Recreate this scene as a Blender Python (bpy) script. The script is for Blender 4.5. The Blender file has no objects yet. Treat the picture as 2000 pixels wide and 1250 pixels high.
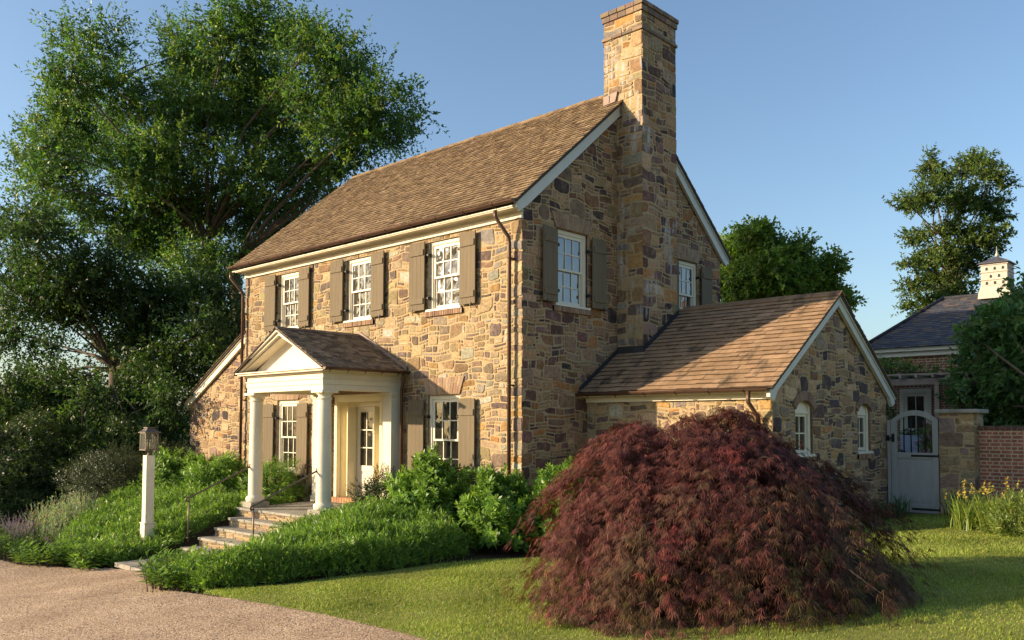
import bpy, math, random
import numpy as np
from mathutils import Vector, Matrix
R = random.Random(7)
NR = np.random.default_rng(11)
SC = bpy.context.scene
COL = SC.collection

# ------------------------------------------------------------------ camera, sky, sun, exposure
YAW, PITCH, ROLL = math.radians(43.338), math.radians(2.813), math.radians(0.136)
CAMLOC = Vector((11.451, -12.417, 1.70))
_h = Vector((-math.sin(YAW), math.cos(YAW), 0)); _r = Vector((math.cos(YAW), math.sin(YAW), 0)); _z = Vector((0, 0, 1))
_f = _h * math.cos(PITCH) + _z * math.sin(PITCH)
_u = -_h * math.sin(PITCH) + _z * math.cos(PITCH)
_cr = _r * math.cos(ROLL) + _u * math.sin(ROLL)
_cu = -_r * math.sin(ROLL) + _u * math.cos(ROLL)
cam = bpy.data.cameras.new('camera'); camo = bpy.data.objects.new('camera', cam); COL.objects.link(camo)
m = Matrix((_cr, _cu, -_f)).transposed().to_4x4(); m.translation = CAMLOC
camo.matrix_world = m
cam.sensor_width = 36; cam.lens = 36 * 1697.4 / 2000; cam.shift_y = 124.4 / 2000
cam.clip_start = .1; cam.clip_end = 9000
SC.camera = camo

SUN = Vector((-.86, -1.0, .37)).normalized()
SUN_EL = math.asin(SUN.z); SUN_AZ = math.atan2(SUN.x, SUN.y)
w = bpy.data.worlds.new('World'); SC.world = w; w.use_nodes = True
nt = w.node_tree; bg = nt.nodes['Background']
sky = nt.nodes.new('ShaderNodeTexSky'); sky.sky_type = 'NISHITA'; sky.sun_disc = False
sky.sun_elevation = SUN_EL; sky.sun_rotation = SUN_AZ
sky.air_density = 1.0; sky.dust_density = 2.0; sky.ozone_density = 1.5; sky.altitude = 100
tint = nt.nodes.new('ShaderNodeMix'); tint.data_type = 'RGBA'; tint.blend_type = 'MULTIPLY'; tint.inputs[0].default_value = 1
tint.inputs[7].default_value = (.93, 1.0, 1.06, 1)                # a clear blue evening
nt.links.new(sky.outputs[0], tint.inputs[6]); nt.links.new(tint.outputs[2], bg.inputs[0]); bg.inputs[1].default_value = .13
sl = bpy.data.lights.new('sun', 'SUN'); sl.energy = 5.0; sl.angle = math.radians(.6); sl.color = (1.0, .80, .55)
so = bpy.data.objects.new('sun', sl); COL.objects.link(so); so.rotation_euler = SUN.to_track_quat('Z', 'Y').to_euler()
SC.view_settings.view_transform = 'Standard'; SC.view_settings.look = 'None'
SC.view_settings.gamma = 1; SC.view_settings.exposure = .80
SC.view_settings.use_curve_mapping = False
SC.cycles.max_bounces = 6; SC.cycles.diffuse_bounces = 3; SC.cycles.glossy_bounces = 3
SC.cycles.transmission_bounces = 4; SC.cycles.transparent_max_bounces = 8
SC.cycles.use_denoising = True

def at(u, v, dep):
    """world point seen at photo pixel (u, v) at a distance `dep` along the view axis"""
    return CAMLOC + (_f + _cr * ((u - 1000) / 1697.4) + _cu * ((749.4 - v) / 1697.4)) * dep

# ------------------------------------------------------------------ ground height
def ss(a, b, x):
    t = min(1, max(0, (x - a) / (b - a))); return t * t * (3 - 2 * t)
def ground(x, y):
    xx = max(-6.5, min(14, x)); yy = max(-14, min(12, y))
    z = -1.1 + .068 * (xx + 5.3) + .0195 * (yy + 5.1)
    k = ss(-4.9, -1.6, y) * (1 - ss(-2.6, .8, x)) * ss(-19, -15, x) * (1 - ss(9, 14, y))
    if z < -.22: z += (-.22 - z) * k
    k = ss(8.2, 11.5, y) * ss(-3, 1, x)
    z += (.7 - z) * k
    if x < -18: z -= 2.2 * ss(18, 45, -x)
    return z

# ------------------------------------------------------------------ materials
def newmat(name):
    mt = bpy.data.materials.new(name); mt.use_nodes = True
    n = mt.node_tree; b = n.nodes['Principled BSDF']
    return mt, n, b
def N(n, t, **kw):
    x = n.nodes.new('ShaderNode' + t)
    for k, v in kw.items():
        if k.startswith('_'): setattr(x, k[1:], v)
        else: x.inputs[k.replace('__', ' ')].default_value = v
    return x
def lk(n, a, b): n.links.new(a, b)
def ramp(n, src, stops):
    r = n.nodes.new('ShaderNodeValToRGB'); e = r.color_ramp.elements
    while len(e) < len(stops): e.new(.5)
    for i, (p, c) in enumerate(stops):
        e[i].position = p; e[i].color = (*c, 1) if len(c) == 3 else c
    lk(n, src, r.inputs[0]); return r
def mixc(n, fac, a, b, mode='MIX'):
    x = n.nodes.new('ShaderNodeMix'); x.data_type = 'RGBA'; x.blend_type = mode
    for s, v in ((x.inputs[0], fac), (x.inputs[6], a), (x.inputs[7], b)):
        if hasattr(v, 'is_output'): lk(n, v, s)
        else: s.default_value = v if not isinstance(v, tuple) else (*v, 1)
    return x.outputs[2]
def coords(n, scale=(1, 1, 1), rot=(0, 0, 0)):
    t = n.nodes.new('ShaderNodeTexCoord'); mp = n.nodes.new('ShaderNodeMapping')
    mp.inputs['Scale'].default_value = scale; mp.inputs['Rotation'].default_value = rot
    lk(n, t.outputs['Object'], mp.inputs[0]); return mp.outputs[0]
def noise(n, sc, det=5, rough=.55, scale=(1, 1, 1), dist=0):
    x = N(n, 'TexNoise', Scale=sc, Detail=det, Roughness=rough, Distortion=dist)
    lk(n, coords(n, scale), x.inputs['Vector']); return x.outputs['Fac']
def bump(n, b, src, st=.5, d=.01):
    x = N(n, 'Bump', Strength=st, Distance=d); lk(n, src, x.inputs['Height']); lk(n, x.outputs[0], b.inputs['Normal'])
def plain(name, col, rough=.6, metal=0, var=.12, sc=6, bs=0, spec=.4, scale=(1, 1, 1)):
    mt, n, b = newmat(name)
    f = noise(n, sc, 5, .6, scale)
    r = ramp(n, f, [(.3, tuple(c * (1 - var) for c in col)), (.7, tuple(min(1, c * (1 + var)) for c in col))])
    lk(n, r.outputs[0], b.inputs['Base Color']); b.inputs['Roughness'].default_value = rough
    b.inputs['Metallic'].default_value = metal; b.inputs['Specular IOR Level'].default_value = spec
    if bs: bump(n, b, f, bs, .004)
    return mt
def attr_mat(name, sc=14, lo=.72, hi=1.25, rough=.85, bs=.5, bd=.012, scale=(1, 1, 1), streak=None, spec=.25, speck=0):
    """per-piece colour from the 'Col' attribute broken up by noise"""
    mt, n, b = newmat(name)
    a = n.nodes.new('ShaderNodeAttribute'); a.attribute_name = 'Col'
    f = noise(n, sc, 8, .65, scale)
    r = ramp(n, f, [(.28, (lo,) * 3), (.72, (hi,) * 3)])
    c = mixc(n, 1.0, a.outputs['Color'], r.outputs[0], 'MULTIPLY')
    if speck:
        s = ramp(n, noise(n, sc * .35, 4, .6), [(.5, (0, 0, 0)), (.68, (1, 1, 1))])
        c = mixc(n, s.outputs[0], c, (.20, .15, .10), 'MIX') if speck < 0 else mixc(n, mulv(n, s.outputs[0], speck), c, (.50, .37, .22))
    if streak:
        a1 = noise(n, streak[0], 5, .6, streak[1]); a2 = noise(n, streak[2], 3, .5)
        mm = n.nodes.new('ShaderNodeMath'); mm.operation = 'MULTIPLY'; lk(n, a1, mm.inputs[0]); lk(n, a2, mm.inputs[1])
        s = ramp(n, mm.outputs[0], [(streak[3], (0, 0, 0)), (streak[4], (1, 1, 1))])
        c = mixc(n, s.outputs[0], c, streak[5])
    lk(n, c, b.inputs['Base Color']); b.inputs['Roughness'].default_value = rough
    b.inputs['Specular IOR Level'].default_value = spec
    if bs: bump(n, b, f, bs, bd)
    return mt
def mulv(n, s, v):
    x = n.nodes.new('ShaderNodeMath'); x.operation = 'MULTIPLY'; lk(n, s, x.inputs[0]); x.inputs[1].default_value = v
    return x.outputs[0]
def leaf_mat(name, trans=.35, rough=.5, spec=.3, tcol=(1.5, 1.5, .8)):
    mt, n, b = newmat(name)
    a = n.nodes.new('ShaderNodeAttribute'); a.attribute_name = 'Col'
    lk(n, a.outputs['Color'], b.inputs['Base Color']); b.inputs['Roughness'].default_value = rough
    b.inputs['Specular IOR Level'].default_value = spec
    t = N(n, 'BsdfTranslucent'); lk(n, mixc(n, 1.0, a.outputs['Color'], tcol, 'MULTIPLY'), t.inputs[0])
    ms = N(n, 'MixShader', Fac=trans); lk(n, b.outputs[0], ms.inputs[1]); lk(n, t.outputs[0], ms.inputs[2])
    lk(n, ms.outputs[0], n.nodes['Material Output'].inputs[0]); return mt
def brick_mat(name, c1, c2, mortar, bw=.215, bh=.075, ms=.012):
    mt, n, b = newmat(name)
    tc = n.nodes.new('ShaderNodeTexCoord'); sp = n.nodes.new('ShaderNodeSeparateXYZ'); cb = n.nodes.new('ShaderNodeCombineXYZ')
    lk(n, tc.outputs['Object'], sp.inputs[0])
    ad = n.nodes.new('ShaderNodeMath'); ad.operation = 'ADD'; lk(n, sp.outputs[0], ad.inputs[0]); lk(n, sp.outputs[1], ad.inputs[1])
    lk(n, ad.outputs[0], cb.inputs[0]); lk(n, sp.outputs[2], cb.inputs[1])
    x = N(n, 'TexBrick', Scale=1, Color1=(*c1, 1), Color2=(*c2, 1), Mortar=(*mortar, 1), Bias=-.1)
    x.inputs['Mortar Size'].default_value = ms; x.inputs['Brick Width'].default_value = bw; x.inputs['Row Height'].default_value = bh
    x.inputs['Mortar Smooth'].default_value = .2
    x.squash = .55; x.squash_frequency = 2
    lk(n, cb.outputs[0], x.inputs[0])
    f = noise(n, 9, 6, .65); r = ramp(n, f, [(.25, (.65,) * 3), (.75, (1.3,) * 3)])
    lk(n, mixc(n, 1.0, x.outputs[0], r.outputs[0], 'MULTIPLY'), b.inputs['Base Color'])
    b.inputs['Roughness'].default_value = .9
    bump(n, b, x.outputs['Fac'], -.6, .008); return mt

M = {}
M['stone'] = attr_mat('rubble_stone', 15, .58, 1.32, .92, .9, .03, speck=.25)
M['stone_chim'] = attr_mat('chimney_stone', 16, .62, 1.3, .92, .75, .02, speck=.3,
                           streak=(9, (1, 1, .12), 1.1, .30, .40, (.42, .40, .37)))
M['mortar'] = plain('lime_mortar', (.40, .295, .165), .95, 0, .22, 30, .6, .1)
M['brick_arch'] = attr_mat('arch_brick', 22, .75, 1.2, .9, .4, .006)
M['shingle'] = attr_mat('cedar_shingle', 9, .72, 1.25, .85, .5, .008, (2.2, .5, .5), spec=.2)
M['shingle_moss'] = attr_mat('weathered_shingle', 9, .75, 1.2, .85, .5, .008, (.7, .7, .7), spec=.2,
                             streak=(3.5, (1, .35, .35), 1.0, .30, .42, (.045, .038, .028)))
M['slate'] = attr_mat('slate_shingle', 9, .7, 1.25, .6, .3, .006, spec=.4)
M['deck'] = plain('roof_deck', (.07, .05, .035), .9)
M['white'] = plain('cream_paint', (.74, .66, .50), .6, 0, .07, 2.2, .05, .2)
M['door'] = plain('door_cream_paint', (.76, .66, .42), .42, 0, .04, 3)
M['sash'] = plain('sash_paint', (.70, .63, .48), .4, 0, .03, 3)
M['rake'] = plain('rake_paint', (.60, .58, .50), .5, 0, .05, 3)
M['shutter'] = plain('taupe_shutter_paint', (.18, .14, .09), .75, 0, .12, 2.5, .05, .08, (9, 9, .4))
M['iron'] = plain('black_iron', (.018, .016, .015), .5, .3)
M['copper'] = plain('aged_copper', (.115, .063, .042), .42, .45, .3, 2.5)
M['flash'] = plain('bright_copper_flashing', (.22, .145, .11), .6, .15, .2, 6)
M['lead'] = plain('dark_flashing', (.045, .045, .05), .5, .4, .3, 4)
M['bluestone'] = plain('bluestone', (.30, .27, .215), .8, 0, .28, 3.5, .3)
M['rail'] = plain('rail_steel', (.16, .125, .095), .45, .5, .2, 8)
M['gate'] = plain('grey_blue_gate_paint', (.34, .335, .315), .55, 0, .1, 3, .05, scale=(6, 6, .5))
M['planter'] = plain('blue_grey_planter_paint', (.30, .37, .48), .6, 0, .08, 4)
M['brickwall'] = brick_mat('garden_brick', (.34, .105, .06), (.20, .07, .046), (.38, .30, .20), .21, .077, .013)
M['brickhouse'] = brick_mat('house_brick', (.26, .092, .05), (.15, .06, .04), (.42, .33, .23), .215, .075, .013)
M['lime'] = plain('limewash_paint', (.50, .44, .355), .6, 0, .08, 4)
M['bark'] = plain('tree_bark', (.12, .088, .06), .95, 0, .35, 7, .8)
M['twig'] = plain('dark_twig', (.05, .035, .025), .95, 0, .3, 9)
M['cedarpost'] = plain('weathered_wood', (.34, .27, .22), .8, 0, .2, 5, .2, scale=(1, 1, .3))
M['leaf'] = leaf_mat('tree_leaf', .42, .45, .3, (1.15, 1.3, .75))
M['shrubleaf'] = leaf_mat('shrub_leaf', .34, .42, .35)
M['mapleleaf'] = leaf_mat('red_maple_leaf', .26, .6, .15, (1.5, 1.1, .8))
M['grassblade'] = leaf_mat('grass_blade', .35, .55, .25, (1.4, 1.5, .8))
M['petal'] = leaf_mat('flower_petal', .3, .6, .2, (1.2, 1.2, 1.2))

def glass_mat(name, base, fac, wob=.03):
    mt, n, b = newmat(name)
    f = noise(n, 3.2, 2, .5); r = ramp(n, f, [(.35, base), (.7, tuple(c * 2.4 for c in base))])
    lk(n, r.outputs[0], b.inputs['Base Color']); b.inputs['Roughness'].default_value = .5; b.inputs['Specular IOR Level'].default_value = 0
    gl = N(n, 'BsdfGlossy', Roughness=.02); gl.inputs[0].default_value = (.95, .95, .95, 1)
    bp = N(n, 'Bump', Strength=wob, Distance=.3); lk(n, noise(n, 2.6, 2, .5), bp.inputs['Height']); lk(n, bp.outputs[0], gl.inputs['Normal'])
    ms = N(n, 'MixShader', Fac=fac); lk(n, b.outputs[0], ms.inputs[1]); lk(n, gl.outputs[0], ms.inputs[2])
    lk(n, ms.outputs[0], n.nodes['Material Output'].inputs[0]); return mt
M['glass'] = glass_mat('window_glass', (.022, .02, .016), .17)
M['doorglass'] = glass_mat('door_glass', (.02, .018, .013), .05)
M['frontglass'] = glass_mat('front_glass', (.05, .044, .034), .085, .3)
mt, n, b = newmat('lantern_glass'); b.inputs['Base Color'].default_value = (.75, .75, .65, 1)
tr = N(n, 'BsdfTransparent'); tr.inputs[0].default_value = (.85, .85, .8, 1)
b.inputs['Roughness'].default_value = .1
ms = N(n, 'MixShader', Fac=.07); lk(n, tr.outputs[0], ms.inputs[1]); lk(n, b.outputs[0], ms.inputs[2])
lk(n, ms.outputs[0], n.nodes['Material Output'].inputs[0]); M['lglass'] = mt

# gravel
mt, n, b = newmat('pea_gravel')
v = N(n, 'TexVoronoi', Scale=54); lk(n, coords(n), v.inputs['Vector'])
r = ramp(n, v.outputs['Color'], [(.1, (.22, .135, .08)), (.45, (.50, .345, .215)), (.9, (.70, .52, .36))])
f = noise(n, .9, 6, .6); r2 = ramp(n, f, [(.3, (.72, .70, .68)), (.7, (1.1, 1.1, 1.1))])
lk(n, mixc(n, 1, r.outputs[0], r2.outputs[0], 'MULTIPLY'), b.inputs['Base Color']); b.inputs['Roughness'].default_value = .95
b.inputs['Specular IOR Level'].default_value = .15
f2 = noise(n, 60, 3, .6)
ad = n.nodes.new('ShaderNodeMath'); ad.operation = 'ADD'; lk(n, f2, ad.inputs[0]); lk(n, mulv(n, v.outputs['Distance'], -1.0), ad.inputs[1])
bump(n, b, ad.outputs[0], .55, .012); M['gravel'] = mt
def soil(name, c1, c2, sc=14):
    mt, n, b = newmat(name)
    f = noise(n, sc, 8, .7); r = ramp(n, f, [(.3, c1), (.72, c2)]); lk(n, r.outputs[0], b.inputs['Base Color'])
    b.inputs['Roughness'].default_value = .98; b.inputs['Specular IOR Level'].default_value = .1; bump(n, b, f, .9, .03); return mt
M['mulch'] = soil('bark_mulch', (.035, .024, .016), (.15, .10, .065), 26)
M['lawn'] = soil('lawn_turf', (.15, .17, .035), (.29, .27, .08), 7)
M['meadow'] = soil('far_meadow', (.03, .05, .015), (.07, .09, .03), .2)
M['hill'] = soil('wooded_hill', (.03, .05, .025), (.06, .085, .045), .02)

# ------------------------------------------------------------------ mesh building
class MB:
    def __init__(s): s.v = []; s.f = []; s.c = []; s.m = []; s.sm = []
    def face(s, pts, c=(1, 1, 1), mi=0, smooth=False):
        i = len(s.v); s.v += [tuple(p) for p in pts]; s.f.append(tuple(range(i, i + len(pts)))); s.c.append(c); s.m.append(mi); s.sm.append(smooth)
    def mesh(s, vs, fs, c=(1, 1, 1), mi=0, smooth=False):
        i = len(s.v); s.v += [tuple(p) for p in vs]
        for f in fs: s.f.append(tuple(k + i for k in f)); s.c.append(c); s.m.append(mi); s.sm.append(smooth)
    def box(s, x0, x1, y0, y1, z0, z1, c=(1, 1, 1), mi=0, F=None, bev=0):
        x0, x1 = min(x0, x1), max(x0, x1); y0, y1 = min(y0, y1), max(y0, y1); z0, z1 = min(z0, z1), max(z0, z1)
        if bev and min(x1 - x0, y1 - y0, z1 - z0) > 2.2 * bev:
            vs = []; fs = []
            # chamfered box: three rings of verts
            for sx in (0, 1):
                for sy in (0, 1):
                    for sz in (0, 1):
                        X = (x0, x1)[sx]; Y = (y0, y1)[sy]; Z = (z0, z1)[sz]; d = (bev, -bev)
                        vs += [(X, Y + d[sy], Z + d[sz]), (X + d[sx], Y, Z + d[sz]), (X + d[sx], Y + d[sy], Z)]
            I = lambda a, b_, c_, k: ((a * 2 + b_) * 2 + c_) * 3 + k
            fs = [(I(0,0,0,0),I(0,0,1,0),I(0,1,1,0),I(0,1,0,0)), (I(1,0,0,0),I(1,1,0,0),I(1,1,1,0),I(1,0,1,0)),
                  (I(0,0,0,1),I(1,0,0,1),I(1,0,1,1),I(0,0,1,1)), (I(0,1,0,1),I(0,1,1,1),I(1,1,1,1),I(1,1,0,1)),
                  (I(0,0,0,2),I(0,1,0,2),I(1,1,0,2),I(1,0,0,2)), (I(0,0,1,2),I(1,0,1,2),I(1,1,1,2),I(0,1,1,2))]
            for a in (0, 1):
                for b_ in (0, 1):
                    fs += [(I(a,b_,0,0),I(a,b_,1,0),I(a,b_,1,1),I(a,b_,0,1)), (I(a,0,b_,0),I(a,1,b_,0),I(a,1,b_,2),I(a,0,b_,2)),
                           (I(0,a,b_,1),I(1,a,b_,1),I(1,a,b_,2),I(0,a,b_,2))]
                    for c_ in (0, 1): fs.append((I(a,b_,c_,0),I(a,b_,c_,1),I(a,b_,c_,2)))
        else:
            vs = [(x0,y0,z0),(x1,y0,z0),(x1,y1,z0),(x0,y1,z0),(x0,y0,z1),(x1,y0,z1),(x1,y1,z1),(x0,y1,z1)]
            fs = [(0,3,2,1),(4,5,6,7),(0,1,5,4),(1,2,6,5),(2,3,7,6),(3,0,4,7)]
        if F: vs = [F(*p) for p in vs]
        s.mesh(vs, fs, c, mi)
    def prism(s, poly, d0, d1, F, c=(1, 1, 1), mi=0):
        """polygon (a,b) extruded along the frame's normal from d0 to d1"""
        k = len(poly); vs = [F(a, b, d0) for a, b in poly] + [F(a, b, d1) for a, b in poly]
        fs = [tuple(range(k))[::-1], tuple(range(k, 2 * k))] + [(i, (i + 1) % k, k + (i + 1) % k, k + i) for i in range(k)]
        s.mesh(vs, fs, c, mi)
    def tube(s, pts, r, n=8, c=(1, 1, 1), mi=0, caps=True):
        pts = [Vector(p) for p in pts]; rs = r if isinstance(r, (list, tuple)) else [r] * len(pts)
        vs = []; fs = []; up = Vector((0, 0, 1)); prev = None
        for i, p in enumerate(pts):
            d = (pts[min(i + 1, len(pts) - 1)] - pts[max(i - 1, 0)]).normalized()
            if prev is None:
                a = d.cross(up if abs(d.z) < .9 else Vector((1, 0, 0))).normalized()
            else:
                a = (prev - d * prev.dot(d)).normalized()
            prev = a; b = d.cross(a)
            for k in range(n):
                t = 2 * math.pi * k / n; vs.append(p + (a * math.cos(t) + b * math.sin(t)) * rs[i])
        for i in range(len(pts) - 1):
            for k in range(n): fs.append((i * n + k, i * n + (k + 1) % n, (i + 1) * n + (k + 1) % n, (i + 1) * n + k))
        s.mesh(vs, fs, c, mi, True)
        if caps:
            i = len(s.v) - len(vs)
            s.f.append(tuple(range(i, i + n))[::-1]); s.f.append(tuple(range(i + len(vs) - n, i + len(vs))))
            s.c += [c, c]; s.m += [mi, mi]; s.sm += [False, False]
    def lathe(s, prof, cx, cy, n=24, c=(1, 1, 1), mi=0, sq=False):
        vs = []; fs = []
        for r, z in prof:
            for k in range(n):
                t = 2 * math.pi * (k + (.5 if sq else 0)) / n; vs.append((cx + r * math.cos(t), cy + r * math.sin(t), z))
        for i in range(len(prof) - 1):
            for k in range(n): fs.append((i * n + k, i * n + (k + 1) % n, (i + 1) * n + (k + 1) % n, (i + 1) * n + k))
        s.mesh(vs, fs, c, mi, not sq); L = len(prof)
        i = len(s.v) - len(vs); s.f += [tuple(range(i, i + n))[::-1], tuple(range(i + (L - 1) * n, i + L * n))]; s.c += [c, c]; s.m += [mi, mi]; s.sm += [False, False]
    def build(s, name, mats, parent=None):
        me = bpy.data.meshes.new(name); me.from_pydata(s.v, [], s.f)
        if not isinstance(mats, (list, tuple)): mats = [mats]
        for x in mats: me.materials.append(M[x] if isinstance(x, str) else x)
        me.polygons.foreach_set('material_index', s.m); me.polygons.foreach_set('use_smooth', s.sm)
        at_ = me.attributes.new('Col', 'FLOAT_COLOR', 'FACE')
        at_.data.foreach_set('color', np.array([(c[0], c[1], c[2], 1) for c in s.c], 'f').ravel())
        o = bpy.data.objects.new(name, me); COL.objects.link(o)
        if parent: o.parent = parent
        return o
def frame(o, u, v, nn):
    o, u, v, nn = Vector(o), Vector(u), Vector(v), Vector(nn)
    return lambda a, b, c: o + u * a + v * b + nn * c
def tag(o, label, cat, group=None, kind=None):
    o['label'] = label; o['category'] = cat
    if group: o['group'] = group
    if kind: o['kind'] = kind
    return o
def thing(name, label, cat, loc=(0, 0, 0), group=None):
    o = bpy.data.objects.new(name, None); COL.objects.link(o); o.empty_display_size = .2
    o.location = loc; return tag(o, label, cat, group)
def setpar(o, p):
    o.parent = p; o.matrix_parent_inverse = Matrix.Translation(-p.location); return o
def npmesh(name, verts, quads, cols, mats, parent=None, nv=4):
    me = bpy.data.meshes.new(name); nf = len(quads)
    me.vertices.add(len(verts)); me.vertices.foreach_set('co', np.asarray(verts, 'f').ravel())
    me.loops.add(nf * nv); me.loops.foreach_set('vertex_index', np.asarray(quads, 'i').ravel())
    me.polygons.add(nf); me.polygons.foreach_set('loop_start', np.arange(0, nf * nv, nv, dtype='i'))
    try: me.polygons.foreach_set('loop_total', np.full(nf, nv, 'i'))
    except Exception: pass
    a = me.attributes.new('Col', 'FLOAT_COLOR', 'FACE')
    c = np.ones((nf, 4), 'f'); c[:, :3] = cols; a.data.foreach_set('color', c.ravel())
    for x in (mats if isinstance(mats, (list, tuple)) else [mats]): me.materials.append(M[x])
    me.update(calc_edges=True); me.validate()
    o = bpy.data.objects.new(name, me); COL.objects.link(o)
    if parent: o.parent = parent
    return o
def unit(a): return a / np.maximum(np.linalg.norm(a, axis=-1, keepdims=True), 1e-9)
def leafobj(name, P, D, Nn, L, W, cols, mat, parent=None, fold=.12, wide=.45, extra=None):
    """one leaf-shaped quad per row"""
    P = np.asarray(P, float); n = len(P); D = unit(D); S = unit(np.cross(D, Nn)); U = np.cross(S, D)
    L = np.broadcast_to(np.asarray(L, float).reshape(-1, 1), (n, 1)); W = np.broadcast_to(np.asarray(W, float).reshape(-1, 1), (n, 1))
    V = np.empty((n, 4, 3))
    V[:, 0] = P; V[:, 1] = P + D * L * wide + S * W * .5 + U * W * fold
    V[:, 2] = P + D * L - U * W * fold; V[:, 3] = P + D * L * wide - S * W * .5 + U * W * fold
    V = V.reshape(-1, 3); Q = np.arange(n * 4).reshape(-1, 4)
    if extra is None: return npmesh(name, V, Q, cols, mat, parent)
    q = np.array([f for f in extra.f if len(f) == 4]) + len(V)          # woody stems in the same mesh
    o = npmesh(name, np.concatenate([V, np.array(extra.v)]), np.concatenate([Q, q]), np.concatenate([np.asarray(cols), np.full((len(q), 3), .05)]), [mat, 'twig'], parent)
    mi = np.zeros(len(Q) + len(q), 'i'); mi[len(Q):] = 1; o.data.polygons.foreach_set('material_index', mi); return o
def pick(n, pal, jit=.18):
    pal = np.array(pal); i = NR.choice(len(pal), n); c = pal[i] * (1 + NR.normal(0, jit, (n, 1)))
    return np.clip(c * (1 + NR.normal(0, jit * .3, (n, 3))), .003, .9)
def rndsph(n): return unit(NR.normal(size=(n, 3)))

# ------------------------------------------------------------------ rubble stonework: every stone of a wall face is a raised, irregular piece
PAL_SUNLIT = [((0.359, 0.251, 0.132), 9), ((0.410, 0.305, 0.173), 6), ((0.353, 0.212, 0.079), 3.5), ((0.252, 0.162, 0.085), 4.5), ((0.226, 0.141, 0.092), 3.5),
            ((0.151, 0.106, 0.085), 2.6), ((0.278, 0.212, 0.139), 5), ((0.353, 0.178, 0.059), 1.4), ((0.310, 0.238, 0.119), 4), ((0.373, 0.338, 0.248), 3.5), ((0.216, 0.190, 0.159), 2.2), ((.13, .095, .078), 3.2), ((.21, .15, .10), 3)]  # stone mix for the faces turned to the sun
PAL_SHADED = [((0.370, 0.215, 0.113), 7), ((0.440, 0.270, 0.156), 4), ((0.360, 0.169, 0.061), 3), ((0.240, 0.122, 0.062), 5), ((0.160, 0.080, 0.061), 5),
            ((0.075, 0.049, 0.045), 4.5), ((0.269, 0.172, 0.113), 5), ((0.190, 0.101, 0.082), 3.5), ((0.309, 0.202, 0.100), 4)]  # mix for faces in shade: warm, darker shade tone put into the stone colour
PAL_GREY = [((0.394, 0.251, 0.136), 6), ((0.472, 0.316, 0.184), 4), ((0.241, 0.138, 0.080), 4), ((0.186, 0.113, 0.091), 4), ((0.093, 0.069, 0.066), 4.5), ((0.307, 0.217, 0.155), 5), ((0.394, 0.207, 0.080), 2.5)]  # browned likewise for the shaded wing gable; lean-to and low wall share it
def clip_poly(poly, hps):
    for (a, b, c) in hps:                     # keep a*x + b*y <= c
        out = []
        for i in range(len(poly)):
            p, q = poly[i], poly[(i + 1) % len(poly)]
            dp = a * p[0] + b * p[1] - c; dq = a * q[0] + b * q[1] - c
            if dp <= 0: out.append(p)
            if (dp < 0) != (dq < 0) and abs(dp - dq) > 1e-9:
                t = dp / (dp - dq); out.append((p[0] + (q[0] - p[0]) * t, p[1] + (q[1] - p[1]) * t))
        poly = out
        if len(poly) < 3: return []
    return poly
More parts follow.
